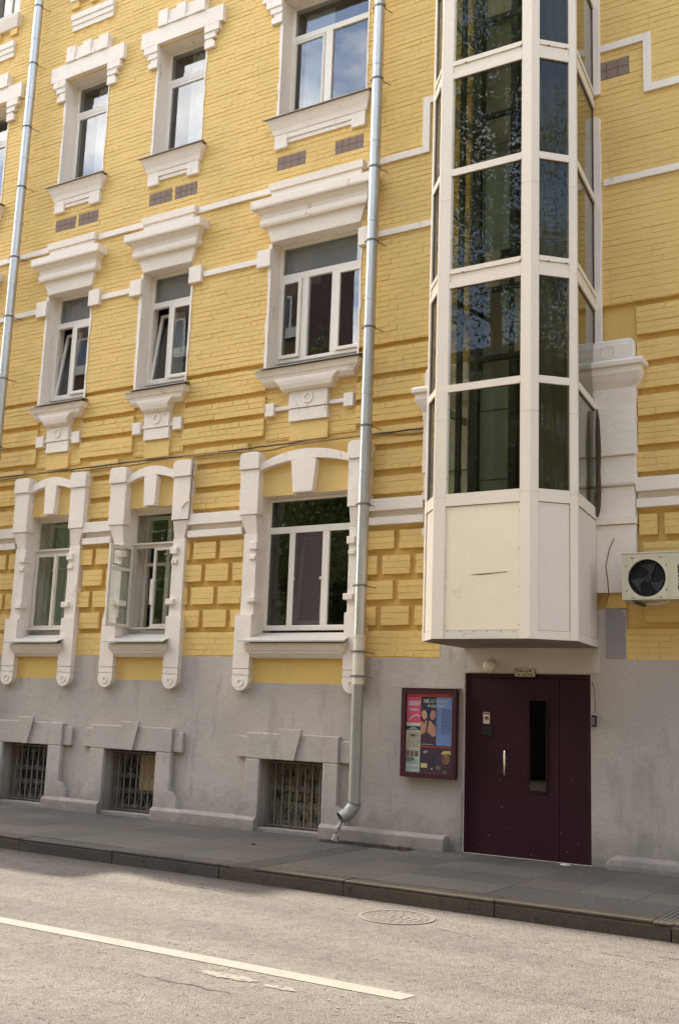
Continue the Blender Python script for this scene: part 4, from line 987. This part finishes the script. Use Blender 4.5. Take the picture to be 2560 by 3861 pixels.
# two people laughing, cropped by the sheet
pr(el(-.082, .80, .040, .060), 'hair', prn); pr(el(-.071, .775, .036, .058, rot=.15), 'skin2', prn-.001); pr(el(.058, .80, .036, .062), 'hair', prn); pr(el(.047, .775, .036, .06, rot=-.12), 'skin', prn-.001)
for x, sk in ((-.068, -1), (.044, 1)):
    for dx in (-.014, .014): pr(el(x+dx, .79, .007, .003, 8), 'hair', prn-.002)
    pr(el(x, .745, .013, .006, 10), 'red', prn-.002); pr(el(x, .768, .004, .011, 8), 'skin3', prn-.002)
pr([(-.121, .47), (-.121, .69), (-.10, .70), (-.07, .66), (-.06, .70), (-.03, .71), (-.04, .62), (-.06, .54), (-.09, .47)], 'skin', prn-.0012)
pr([(-.03, .56), (-.005, .70), (.02, .70), (.06, .66), (.09, .62), (.09, .5), (.05, .5), (.01, .54)], 'skin', prn-.0014)
pr([(-.121, .40), (-.121, .52), (-.07, .55), (.0, .5), (.09, .52), (.09, .40)], 'plum', prn-.0018)
pr([(xb+.01, .645), (xb+.012, .645), (xb+.012, .646)], 'navy')
def tx(s_, size, mat, x, z, nm='lettering', **k): return text(s_, size, nm, P[mat], pb, (x, prn-.003, z), ext=.0004, **k)
tx('НЕ', .052, 'white', -.042, .945, xs=1.15, bold=.0018); tx('ДЕТСКИЙ', .050, 'white', .125, .945, xs=.95, shear=.2, bold=-.0004); tx('ФУДХОЛЛ', .040, 'white', .09, .885, xs=1.15, bold=.0006)
tx('128-48-01', .040, 'white', -.223, .835, xs=.85, bold=.0012)
mb = MB(); 
for z, w_ in ((.93, .17), (.91, .17), (.89, .16)): 
    x = -.305
    while x < -.305+w_: d = random.uniform(.008, .03); mb.box(x, x+d, prn-.001, prn, z, z+.012); x += d+.005
mb.build('print', P['white'], pb)
pr([(-.30, .70), (-.24, .76), (-.18, .78), (-.13, .76), (-.14, .75), (-.19, .765), (-.24, .745), (-.29, .70)], 'white')
mb = MB()
for i in range(20):
    z = .85-.0165*i; x = .11
    if z < .55: break
    x2 = .30 if i % 4 else .31
    mb.box(.108, .125, prn-.001, prn, z, z+.004); x = .165
    while x < .29: d = random.uniform(.01, .04); mb.box(x, min(x+d, .30), prn-.001, prn, z, z+.005); x += d+.008
mb.build('print', P['ink2'], pb)
mb = MB()
for i in range(14):
    z = .555-.0145*i; x = -.30
    if z < .35: break
    while x < -.14: d = random.uniform(.01, .04); mb.box(x, min(x+d, -.135), prn-.001, prn, z, z+.005); x += d+.01
for z in (.21, .195, .18, .165, .12, .105):
    x = -.30
    while x < -.15: d = random.uniform(.01, .04); mb.box(x, min(x+d, -.14), prn-.001, prn, z, z+.004); x += d+.01
mb.build('print', P['ink'], pb)
mb = MB()
for z, w_ in ((.612, .06), (.595, .12)):
    x = -.225-w_/2
    while x < -.225+w_/2: mb.box(x, x+.012, prn-.0022, prn-.001, z-.004, z+.006); x += .016
for i in range(8): mb.box(xb+.015+.022*i, xb+.032+.022*i, prn-.0032, prn-.002, .408, .414)
mb.build('print', P['white'], pb)
pr(el(-.225, .52, .05, .012), 'red'); pr([(-.24, .50), (-.215, .50), (-.215, .53), (-.24, .53)], 'navy', prn-.001); pr(el(-.285, .44, .025, .02), 'straw', prn)
for i in range(3): pr([(-.318+.06*i, .255), (-.268+.06*i, .255), (-.268+.06*i, .325), (-.318+.06*i, .325)], 'brown')
tx('ДОМ', .062, 'ink', -.262, .22, xs=.8, bold=.002)
tx('АРТ', .040, 'white', -.045, .315, xs=.8, bold=.001)
pr(el(.235, .245, .052, .072), 'gold'); pr([(.17, .30), (.20, .34), (.30, .345), (.31, .29), (.27, .31), (.22, .30)], 'straw', prn-.001); 
pr([(.183, .25), (.20, .19), (.235, .173), (.225, .21), (.215, .25), (.22, .30), (.19, .29)], 'brown', prn-.0008)
for dx in (-.02, .022): pr(el(.235+dx, .255, .009, .005, 8), 'plum', prn-.001)
pr(el(.235, .205, .016, .005, 10), 'plum', prn-.001); pr(el(.232, .232, .004, .013, 8), 'brown', prn-.001)
pr([(-.11, .125), (-.02, .125), (-.02, .178), (-.11, .178)], 'straw'); pr(el(.13, .13, .035, .03), 'brown'); pr([(.0, .15), (.06, .30), (.10, .27), (.09, .16)], 'navy')
pr(el(.045, .115, .008, .015, 8), 'white'); pr([(.20, .07), (.24, .07), (.25, .10), (.19, .10)], 'brown')
MB().box(-gx, gx, -.098, -.095, fw_, H2-fw_).build('glass_cover', glass('case_glass', (.975, .975, .975), 1.2), pb)

s = empty('air_conditioner', loc=(-3.29, -.30, 2.985)); tag(s, 'ivory outdoor air-conditioner unit with round black fan, hung right of the lift shaft', 'air conditioner')
X0, X1 = -.405, .45; yf = -.15; H3 = .52
mb = MB()
# front panel with a round hole
cx, cz, rr = -.125, .245, .212; n = 48
b0 = 0; fr = []
sq = []
for k in range(n):
    t = 2*math.pi*k/n+math.pi/4; c_, s_ = math.cos(t), math.sin(t); m_ = max(abs(c_), abs(s_)); sq.append((cx+.235*c_/m_, cz+.235*s_/m_))
for k in range(n):
    t = 2*math.pi*k/n+math.pi/4; mb.v += [(cx+rr*math.cos(t), yf, cz+rr*math.sin(t)), (sq[k][0], yf, sq[k][1]), (cx+rr*math.cos(t), yf+.03, cz+rr*math.sin(t))]
for k in range(n):
    j = (k+1) % n; mb.f.append((3*k, 3*j, 3*j+1, 3*k+1)); mb.f.append((3*k, 3*k+2, 3*j+2, 3*j))
q = .235
mb.box(X0, cx-q, yf, -yf, 0, H3); mb.box(cx+q, X1, yf, -yf, 0, H3); mb.box(cx-q, cx+q, yf, -yf, cz+q, H3); mb.box(cx-q, cx+q, yf, -yf, 0, cz-q)
mb.build('casing', 'acbody', s, bevel=.003)
MB().box(X0-.006, X1+.006, yf-.006, -yf+.004, H3+.001, H3+.018).build('lid', 'acbody', s, bevel=.004)
mb = MB(); mb.bars(.135, .43, .03, .475, yf-.004, yf-.0005, .006); mb.build('panel_groove', 'acbody', s)
MB().box(cx-q+.002, cx+q-.002, yf+.10, yf+.11, cz-q+.002, cz+q-.002).build('fan_backing', 'black', s)
mb = MB()
for k in range(3):
    a = k*2.094+.9; pts = []
    for t in range(9): u = t/8; r = .04+.155*u; pts.append((cx+r*math.cos(a+.25*u), cz+r*math.sin(a+.25*u)))
    for t in range(9): u = 1-t/8; r = .04+.155*u; w_ = .35+.75*u; pts.append((cx+r*math.cos(a+.25*u+w_), cz+r*math.sin(a+.25*u+w_)))
    mb.prism(ccw(pts), yf+.07, yf+.075)
mb.disc(cx, yf+.055, yf+.08, cz, .04, 16)
mb.build('fan_blade', paint('fan_grey', (.06, .058, .062), .5), s)
mb = MB()
for i in range(1, 9): r = .024*i; mb.tube([(cx+r*math.cos(t), yf+.008, cz+r*math.sin(t)) for t in [2*math.pi*k/32 for k in range(33)]], .0016, 4, caps=False)
for k in range(8): t = math.pi*k/4; mb.tube([(cx, yf+.011, cz), (cx+rr*math.cos(t), yf+.011, cz+rr*math.sin(t))], .002, 4)
mb.build('fan_guard', 'black', s)
mb = MB()
for dx, dz, hz_ in ((-.155, .228, 1), (.155, .228, 1), (-.155, -.222, 1), (.155, -.222, 1), (-.225, .14, 0), (-.225, -.14, 0), (.222, .14, 0), (.222, -.14, 0)):
    if hz_: mb.box(cx+dx-.014, cx+dx+.014, yf-.004, yf-.0005, cz+dz-.004, cz+dz+.004)
    else: mb.box(cx+dx-.004, cx+dx+.004, yf-.004, yf-.0005, cz+dz-.012, cz+dz+.012)
mb.build('clip', 'black', s)
text('ZANUSSI', .098, 'lettering', 'black', s, (.262, yf-.002, .245), rot=(math.pi/2, -math.pi/2, 0), xs=.72, bold=.0035)
mb = MB()
for x in (-.28, .30): mb.box(x-.015, x+.015, -.14, .29, -.035, -.002)
mb.build('bracket', 'castiron', s)
MB().tube([(.1, -.05, -.01), (-.02, -.07, -.045), (-.14, -.02, -.03), (-.2, .1, -.01)], .014, 8).build('drain_hose', 'oldframe', s, smooth=True)

# ------------------------------------------------------------------ glazed lift shaft
ls = empty('glazed_lift_shaft', loc=(0, 0, 0)); tag(ls, 'tall glazed lift shaft with white mullions projecting over the entrance', 'lift shaft')
A = [(-5.86, 0.0), (-5.86, -1.12), (-5.55, -1.50), (-4.385, -1.50), (-3.985, -1.11), (-4.115, 0.0)]   # plan, from the wall round to the wall
ZB, ZT = 2.475, 16.4
def facet(i): return Vector((*A[i], 0)), Vector((*A[i+1], 0))
def fbox(mb, i, u0, u1, z0, z1, o0, o1):        # box on facet i between distances u0..u1, offset outward o0..o1
    p, q = facet(i); d = (q-p).normalized(); nrm = Vector((d.y, -d.x, 0))
    if nrm.dot(Vector((p.x+4.95, p.y+.5, 0))) < 0: nrm = -nrm
    c = [p+d*u0+nrm*o0, p+d*u1+nrm*o0, p+d*u1+nrm*o1, p+d*u0+nrm*o1]; b = len(mb.v)
    mb.v += [(v.x, v.y, z0) for v in c] + [(v.x, v.y, z1) for v in c]
    mb.f += [(b, b+1, b+2, b+3), (b+7, b+6, b+5, b+4), (b, b+4, b+5, b+1), (b+1, b+5, b+6, b+2), (b+2, b+6, b+7, b+3), (b+3, b+7, b+4, b)]
def flen(i): p, q = facet(i); return (q-p).length
# corner posts
cw = .085
def post(idx, ww, zs, nm='corner_post', mat='liftwhite'):
    p = Vector((*A[idx], 0)); a = (Vector((*A[idx-1], 0))-p).normalized(); b = (Vector((*A[idx+1], 0))-p).normalized()
    cen = Vector((-4.95, -.5, 0)); out = (p-cen).normalized()*.012
    poly = [p+a*ww[0]+out*.6, p+out, p+b*ww[1]+out*.6, p+b*ww[1]-out*3.2, p-out*4.5, p+a*ww[0]-out*3.2]
    for z0, z1 in zs:
        mb = MB(); n = len(poly); mb.v = [(v.x, v.y, z0) for v in poly]+[(v.x, v.y, z1) for v in poly]; mb.f = [tuple(range(n)), tuple(range(2*n-1, n-1, -1))]+[(i, n+i, n+(i+1) % n, (i+1) % n) for i in range(n)]
        mb.build(nm, mat, ls)
joints = [ZB+.002, 4.10, 5.02, 7.78, 10.5, 13.3, ZT]
zs = [(a+.0015, b-.0015) for a, b in zip(joints[:-1], joints[1:])]
post(1, (.05, .05), zs); post(2, (.07, .14), zs); post(3, (.118, .10), zs); post(4, (.085, .08), zs)
glz = []   # (z0, z1) of the glass, transoms between
z = 4.135
tr_thin, tr_thick = .088, .235
gl = [(4.135, 5.352), (5.44, 6.640), (6.876, 8.085), (8.173, 9.385), (9.62, 10.83), (10.918, 12.13), (12.365, 13.575), (13.663, 14.87), (15.1, 16.25)]
inset = {0: (.02, .05), 1: (.05, .07), 2: (.14, .118), 3: (.10, .085), 4: (.08, .05)}
for i in range(5):
    L0 = flen(i); u0, u1 = inset[i][0], L0-inset[i][1]
    for a, b in gl:
        mb = MB(); fbox(mb, i, u0, u1, a, b, -.028, -.022); mb.build('pane', 'glasslift', ls)
    # transoms
    edges = [(3.99, 4.135)] + [(gl[j][1], gl[j+1][0]) for j in range(len(gl)-1)] + [(16.25, ZT)]
    for a, b in edges:
        mb = MB()
        if b-a > .15:
            m1_ = a+.07; m2_ = b-.06
            fbox(mb, i, u0, u1, a+.001, m1_, -.035, .006); fbox(mb, i, u0, u1, m1_+.004, m2_-.004, -.035, -.006); fbox(mb, i, u0, u1, m2_, b-.001, -.035, .010)
            fbox(mb, i, u0, u1, m1_, m1_+.004, -.035, -.012); fbox(mb, i, u0, u1, m2_-.004, m2_, -.035, -.012)
        else: fbox(mb, i, u0, u1, a+.001, b-.001, -.035, .006)
        mb.build('transom', 'liftwhite', ls)
    # black gasket lines next to posts
    mb = MB()
    for a, b in gl: fbox(mb, i, u0, u0+.008, a, b, -.022, -.010); fbox(mb, i, u1-.008, u1, a, b, -.022, -.010); fbox(mb, i, u0+.008, u1-.008, b-.008, b, -.022, -.012)
    mb.build('gasket', 'sealant', ls)
    # solid lower panels
    mb = MB(); fbox(mb, i, u0, u1, ZB+.10, 3.985, -.03, -.008)
    mb.build('lower_panel', 'cream' if i == 2 else ('liftpanel' if i in (3, 4) else 'liftwhite'), ls)
    for ua, ub in ((u0-.001, u0+.004), (u1-.004, u1+.001)):
        mb = MB(); fbox(mb, i, ua, ub, ZB+.10, 3.985, -.008, -.0055); mb.build('seam', 'sealant', ls)
    mb = MB(); fbox(mb, i, u0, u1, 3.9855, 3.9905, -.02, -.004); fbox(mb, i, u0, u1, ZB+.0965, ZB+.0995, -.02, -.004); mb.build('seam', 'sealant', ls)
    mb = MB(); fbox(mb, i, u0, u1, ZB+.004, ZB+.096, -.03, .0); mb.build('skirt_strip', paint('peeling_strip', (.60, .55, .44), .6, .1, .1, .1, 50, dirt=(.10, .06, .035), dirt_pos=.60, dirt_scale=16) if i == 2 else 'liftwhite', ls)
    if i == 2:
        mb = MB(); n = 6
        p, q = facet(2)
        for zz in (3.995, 4.065, ZB+.085):
            for j in range(n): x = p.x+u0+.05+(u1-u0-.1)*j/(n-1); mb.disc(x, p.y-.0055 if zz > 3.9 else p.y-.004, p.y, zz, .006, 6)
        mb.build('rivet', 'rustline', ls)
# dent / rust scratch on the cream panel
mb = MB(); y = -1.5+.0073
mb.prism(ccw([(-5.09, 3.196), (-4.98, 3.200), (-4.80, 3.206), (-4.64, 3.216), (-4.66, 3.209), (-4.85, 3.196), (-4.97, 3.188)]), y-.003, y); mb.build('scratch', 'rustline', ls)
# rivets on posts
mb = MB()
for zz in [ZB+.15+.42*i for i in range(32)]:
    for x in (-5.395, -4.508): mb.disc(x, -1.5-.011, -1.5, zz, .0045, 6)
mb.build('rivet', 'rustline', ls)
# soffit and top
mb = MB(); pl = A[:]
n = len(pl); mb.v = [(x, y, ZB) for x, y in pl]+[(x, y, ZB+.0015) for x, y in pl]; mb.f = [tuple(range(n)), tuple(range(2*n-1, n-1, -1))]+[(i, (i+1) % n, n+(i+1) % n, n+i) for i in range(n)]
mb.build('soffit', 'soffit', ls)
mb = MB(); mb.v = [(x*1.0, y*1.0, ZT) for x, y in pl]+[(x, y, ZT+.12) for x, y in pl]; mb.f = [tuple(range(n)), tuple(range(2*n-1, n-1, -1))]+[(i, n+i, n+(i+1) % n, (i+1) % n) for i in range(n)]
mb.build('roof_cap', 'liftwhite', ls)
# inside the shaft: back lining, guide rails, cabin doors and landings
mb = MB(); mb.box(-5.62, -5.08, -.10, -.06, 2.6, ZT-.05); mb.build('back_lining', 'shaftgrey', ls)
mb = MB()
for x0, x1, y0, y1 in ((-5.70, -5.58, -.30, -.14), (-5.14, -5.04, -.34, -.22), (-4.42, -4.34, -.60, -.50), (-5.50, -5.44, -1.10, -1.04), (-4.60, -4.50, -.30, -.12)): mb.box(x0, x1, y0, y1, 2.6, ZT-.05)
mb.build('guide_rail', 'shaftdark', ls)
mb = MB(); mb.box(-5.05, -4.62, -.14, -.11, 2.6, ZT-.05); mb.build('dark_lining', 'shaftdark', ls)
for z0, z1 in ((2.7, 5.9), (7.6, 9.0), (11.0, 13.5)):
    mb = MB(); mb.box(-5.56, -5.16, -.26, -.22, z0, z1); mb.build('landing_door', 'shaftgreen' if z0 < 10 else 'shaftgrey', ls, bevel=.004)
mb = MB()
for z in (3.35, 4.55, 5.45, 6.1, 7.35, 9.1, 10.2): mb.box(-5.56, -5.16, -.265, -.261, z, z+.012)
for z in (6.0, 6.9, 9.3, 10.7): mb.box(-5.44, -4.50, -.62, -.56, z, z+.06)
mb.build('cross_member', 'shaftdark', ls)
mb = MB(); mb.box(-5.40, -5.20, -.50, -.44, 6.95, 7.5); mb.box(-5.0, -4.62, -.50, -.44, 6.1, 7.3); mb.build('cabin_part', 'shaftgrey', ls)
mb = MB(); mb.tube([(-4.3, -.8, 9.5), (-4.35, -.75, 7.9), (-4.22, -.7, 6.6), (-4.3, -.75, 5.3), (-4.25, -.8, 3.2)], .012, 6); mb.tube([(-5.3, -.9, 16), (-5.3, -.9, 6.95)], .008, 5); mb.tube([(-5.24, -.9, 16), (-5.24, -.9, 6.95)], .008, 5)
mb.build('shaft_cable', 'rub', ls)
# creased dust sheet hanging inside the right-hand facet
mb = MB(); p0, p1 = Vector((-4.47, -1.38, 0)), Vector((-4.04, -1.0, 0)); nrm = Vector((-.7, .7, 0)); nz_, nx_ = 60, 26
for a in range(nz_+1):
    z = 4.15+(15.9-4.15)*a/nz_
    for b in range(nx_+1):
        u = b/nx_; off = .10+.025*math.sin(u*19+math.sin(z*1.3)*1.5)+.03*math.sin(u*7+z*1.1)+.012*math.sin(z*5+u*9); q = p0.lerp(p1, u)+nrm*off; mb.v.append((q.x, q.y, z))
for a in range(nz_):
    for b in range(nx_): o = a*(nx_+1)+b; mb.f.append((o, o+1, o+nx_+2, o+nx_+1))
mb.build('dust_sheet', paint('brown_dust_sheet', (.20, .165, .13), .7, .25, .1, .2, 20), ls, smooth=True)
# weep holes in the deep transoms
for zt in (6.81, 9.555, 12.30):
    for i_, us in ((2, (.30, 1.02)), (3, (.2, .42))):
        for u in us: mb = MB(); fbox(mb, i_, u, u+.03, zt, zt+.012, .006, .0115); mb.build('weep_hole', 'rustline', ls)
# torn sealant and gap between the shaft and the pilaster
mb = MB(); mb.prism(ccw([(-4.075, 4.02), (-4.05, 4.12), (-4.038, 4.35), (-4.046, 4.6), (-4.034, 4.85), (-4.05, 5.2), (-4.07, 5.35), (-4.085, 5.0), (-4.085, 4.4)]), -.17, -.10); mb.build('torn_sealant', paint('brown_foam', (.07, .042, .025), .9, .2, .2, .8, 60), ls)
mb = MB(); mb.tube([(-3.9+.02, -.13, 3.75), (-3.93, -.16, 3.62), (-3.97, -.17, 3.42), (-3.955, -.15, 3.25), (-3.94, -.16, 3.1), (-3.965, -.17, 2.98)], .006, 6)
wr = mb.build('hanging_wire', 'rub'); tag(wr, 'short black wire dangling on the white wall beside the air conditioner', 'wire')

# ------------------------------------------------------------------ drainpipes
def drainpipe(x, label, joints, clamps, top=17.3, zlow=.50, outlet=True):
    s = empty('drainpipe', loc=(x, -.20, 0)); tag(s, label, 'drainpipe', 'galvanised drainpipes on the yellow front')
    js = sorted(joints+[zlow, top])
    for a, b in zip(js[:-1], js[1:]):
        mat = 'metal'
        if outlet and b <= 2.0: mat = 'metalgreen'
        elif outlet and b <= 2.62: mat = 'metalpaint'
        mb = MB(); mb.tube([(0, 0, a+.001), (0, 0, b-.02), (0, 0, b-.019), (0, 0, b+.02)], .08, 28, radii=[.080, .078, .083, .083])
        mb.build('pipe_length', mat, s, smooth=False)
    for z in clamps:
        mb = MB(); mb.tube([(0, 0, z), (0, 0, z+.028)], .087, 24); mb.box(-.11, -.08, -.035, -.02, z+.002, z+.026); mb.tube([(.05, .07, z+.014), (.11, .20, z+.002)], .007, 5); mb.box(.08, .10, -.03, .0, z+.004, z+.022)
        mb.build('clamp', 'clamp', s)
    return s
dp = drainpipe(-7.27, 'steel drainpipe beside the lift shaft with an open elbow above the pavement', [.84, 1.97, 2.61, 3.0, 3.83, 4.84, 5.94, 7.3, 8.47, 9.69, 10.9, 12.1, 13.4, 15], [2.08, 2.40, 3.27, 4.37, 5.46, 6.87, 8.15, 9.27, 10.65, 11.82, 13.1, 14.6])
dp2 = drainpipe(-14.655, 'steel drainpipe at the left edge of the front, left of the narrow windows', [1.9, 3.1, 4.3, 5.5, 7.3, 8.9, 10.05, 11.3, 12.5, 13.7, 15.2], [2.2, 3.5, 4.8, 5.9, 7.12, 8.26, 9.37, 10.72, 11.9, 13.17, 14.35, 15.6])
for o in dp.children:
    pass
mb = MB(); pts = [(0, 0, .51), (-.005, -.003, .49)]; n = 3
mb.tube([(0, 0, .52), (0, 0, .46), (-.05, -.055, .36), (-.115, -.135, .30)], .083, 28, caps=False, radii=[.081, .084, .084, .082])
o = mb.build('elbow', 'metalgreen', dp); mo = o.modifiers.new('wall', 'SOLIDIFY'); mo.thickness = .003; mo.offset = -1
mb = MB(); mb.tube([(0, 0, .49), (.0, 0, .45)], .088, 24); mb.build('elbow_ring', 'clamp', dp)
mb = MB(); mb.tube([(-.04, -.045, .37), (-.098, -.114, .316)], .077, 24); mb.build('elbow_dark_core', 'black', dp)  # solid black plug standing in for the shaded hollow of the elbow
mb = MB(); mb.tube([(-.10, -.13, .27), (-.12, -.16, .20), (-.15, -.16, .10), (-.17, -.17, .02)], .03, 8, radii=[.012, .032, .04, .05]); 
o = mb.build('plastic_bag', paint('cloudy_plastic', (.40, .36, .31), .25, .3, .3, .8, 25, dirt=(.10, .06, .04), dirt_pos=.5, dirt_scale=14)); tag(o, 'crumpled plastic bag hanging out of the drainpipe elbow', 'plastic bag')
o.location = (-7.27, -.20, 0)
# wet leaf litter at the foot of the pipe
mb = MB()
for i in range(1100):
    u = random.random(); x = -7.62+1.25*u; y = -.34+random.gauss(0, .075)+.02*math.sin(u*3); sz = random.uniform(.008, .030)
    if y > -.165: y = -.18
    a = random.random()*6; z = .003+random.uniform(0, .012)
    mb.quad(*[(x+sz*math.cos(a+t), y+sz*.7*math.sin(a+t), z+random.uniform(-.002, .006)) for t in (0, 1.6, 3.1, 4.7)])
o = mb.build('leaf_litter', 'debris'); tag(o, 'dark wet leaf litter under the drainpipe elbow', 'leaves', kind='stuff')
# small litter pieces
for (x, y, r, c_, lb) in ((-8.0, -1.35, .03, 'black', 'dark flattened lump on the pavement left of the grooved channel'), (-4.47, -.16, .055, 'sillw', 'pale crumpled scrap lying at the foot of the maroon door')):
    mb = MB(); mb.quad(*[(r*math.cos(t)*random.uniform(.8, 1.2), r*.6*math.sin(t)*random.uniform(.8, 1.2), .012) for t in [2*math.pi*k/9 for k in range(9)]])
    vv = mb.v[:]; n = len(vv); mb.v += [(a*1.15, b*1.15, .0) for a, b, c2 in vv]; mb.f += [((i+1) % n, i, n+i, n+(i+1) % n) for i in range(n)]
    o = mb.build('litter_scrap', c_); o.location = (x, y, .002); tag(o, lb, 'litter')

# ------------------------------------------------------------------ cables along the front
def cable(name, pts, r, mat, label, cat='cable'):
    P0 = []
    for i in range(len(pts)-1):
        a, b = Vector(pts[i]), Vector(pts[i+1]); n = 4
        for k in range(n):
            u = k/n; q = a.lerp(b, u); q.z += random.uniform(-.004, .004); P0.append(q)
    P0.append(Vector(pts[-1])); o = MB().tube(P0, r, 6).build(name, mat, smooth=True); tag(o, label, cat, 'cables strung along the front'); return o
cable('cable', [(x, -.025-(.09 if any(abs(x-XC[k]) < HW[k]+.33 for k in colsn) else 0)*0-.0, 5.405+.006*math.sin(x*2)) for x in np.linspace(-20, -6.2, 30)], .012, 'rub', 'black cable running straight above the ground-floor windows')
cable('cable', [(x, -.03-.02*math.sin(x*3), 5.375+.022*math.sin(x*2.2)+.012*math.sin(x*5)) for x in np.linspace(-20, -6.2, 60)], .015, 'cableyel', 'yellow painted cable sagging in waves above the ground-floor windows')
cable('cable', [(-10.40, -.05, 5.36), (-10.37, -.07, 5.22), (-10.355, -.10, 4.9), (-10.352, -.105, 4.5), (-10.37, -.11, 4.395), (-10.5, -.13, 4.388), (-10.67, -.13, 4.385)], .006, 'rub', 'thin dark cable looping down round the pier of the open window')
s = empty('wall_socket', loc=(-10.52, -.09, 4.60)); tag(s, 'small round cable junction on the white pier right of the open window', 'junction box')
MB().disc(0, -.02, .0, 0, .028, 16).build('cap', 'white', s); MB().tube([(.02, -.01, .02), (.09, -.01, .07), (.155, -.01, .08)], .008, 6).build('stub_cable', 'white', s)

# ------------------------------------------------------------------ across the street (seen in the glass)
def tree(x, y, H, rc, zc0, n, label, seed):
    rg = np.random.default_rng(seed); rd = random.Random(seed)
    s = empty('street_tree', loc=(x, y, 0)); tag(s, label, 'tree', 'trees across the street')
    mb = MB(); mb.tube([(0, 0, -.1), (.05, .02, H*.25), (-.05, .1, H*.5), (.05, 0, H*.8), (0, 0, H*.95)], .2, 10, radii=[.26, .20, .15, .08, .02])
    tips = []
    for i in range(26):
        z = zc0+(H*.85-zc0)*rd.random(); a = rd.random()*6.283; L0 = rc*(.55+.45*rd.random())*(1.1-.6*abs((z-zc0)/(H-zc0)-.35))
        e = (L0*math.cos(a), L0*math.sin(a), z+L0*.5); m_ = (e[0]*.5, e[1]*.5, z+L0*.15)
        mb.tube([(0, 0, z), m_, e], .05, 6, radii=[.07, .04, .012]); tips += [e, m_, (e[0]*.75, e[1]*.75, z+L0*.3)]
    mb.build('trunk', 'trunk', s, smooth=True)
    T = np.array(tips+[(0, 0, H*.97), (0, 0, H*.9)]); idx = rg.integers(0, len(T), n)
    c = T[idx]+rg.normal(0, 1, (n, 3))*np.array([.62, .62, .5])*(rc/3.2)
    sz = rg.uniform(.035, .075, n); nv = rg.normal(0, 1, (n, 3)); nv /= np.linalg.norm(nv, axis=1)[:, None]; t1 = np.cross(nv, rg.normal(0, 1, (n, 3))); t1 /= np.linalg.norm(t1, axis=1)[:, None]; t2 = np.cross(nv, t1)
    v = np.stack([c-t1*sz[:, None], c+t2*sz[:, None]*.6, c+t1*sz[:, None], c-t2*sz[:, None]*.6], 1).reshape(-1, 3)
    me = bpy.data.meshes.new('crown'); me.vertices.add(4*n); me.vertices.foreach_set('co', v.ravel()); me.loops.add(4*n); me.loops.foreach_set('vertex_index', np.arange(4*n)); me.polygons.add(n); me.polygons.foreach_set('loop_start', np.arange(0, 4*n, 4)); me.update(calc_edges=True); me.materials.append(M['leaf'])
    o = bpy.data.objects.new('crown', me); col.objects.link(o); o.parent = s
tree(-11.0, -15.8, 25, 4.0, 6, 76000, 'tallest leafy street tree across the road, nearest the camera side', 3)
tree(-18.5, -16.0, 13, 3.2, 2.8, 40000, 'rounded leafy tree across the road in the middle of the row', 5)
tree(-24.5, -16.5, 13.5, 3.3, 3.2, 32000, 'leafy tree across the road at the left end of the row', 8)
tree(-7.0, -17.0, 15, 3.4, 4, 36000, 'leafy tree across the road at the right end of the row', 11)
tree(-32, -16.0, 12, 3.6, 2.5, 36000, 'leafy tree across the road in front of the brick house', 23)
tree(7.5, -15.5, 19, 3.4, 4, 36000, 'tall leafy tree across the road to the right of the lift shaft', 15)
tree(20, -13.6, 27, 4.6, 4, 70000, 'leafy tree across the road, farthest to the right', 19)
def opp(name, x0, x1, y0, y1, H, mat, label, band=None):
    s = empty(name, loc=((x0+x1)/2, y0, 0)); tag(s, label, 'building'); hw = (x1-x0)/2
    MB().box(-hw, hw, -(y0-y1), 0, 0, H).build('wall', mat, s)
    MB().box(-hw-.3, hw+.3, -(y0-y1)-.3, .35, H+.001, H+.35).build('roof', 'rooftin', s)
    z = 1.2; n = int((x1-x0)/2.6)
    while z+2 < H-.6:
        for i in range(n):
            x = -hw+(i+.5)*(2*hw/n); w_ = empty('window', s)
            MB().bars(x-.55, x+.55, z, z+1.7, .002, .06, .08).build('frame', 'stoneband', w_); MB().box(x-.47, x+.47, .003, .02, z+.08, z+1.62).build('pane', 'glassdark', w_); MB().box(x-.468, x+.468, .0005, .0028, z+.081, z+1.619).build('dark_room', 'dark', w_)
        z += 3.6
    for zb in (band or []): MB().box(-hw-.02, hw+.02, .001, .16, zb, zb+.4).build('band', 'stoneband', s)
opp('brick_house', -48, -21.9, -19.5, -22.8, 23.0, 'redbrick', 'reddish brown brick house with white stone bands across the street', [4.6, 10.0, 15.6, 21.8])
opp('plaster_house', -22.5, 12, -21.5, -32, 13.0, 'beige', 'lower beige plastered house across the street behind the trees', [12.3])
opp('brown_house', 13, 60, -22, -34, 24.0, 'redbrick', 'tall brown brick house across the street at the right', [12.0])
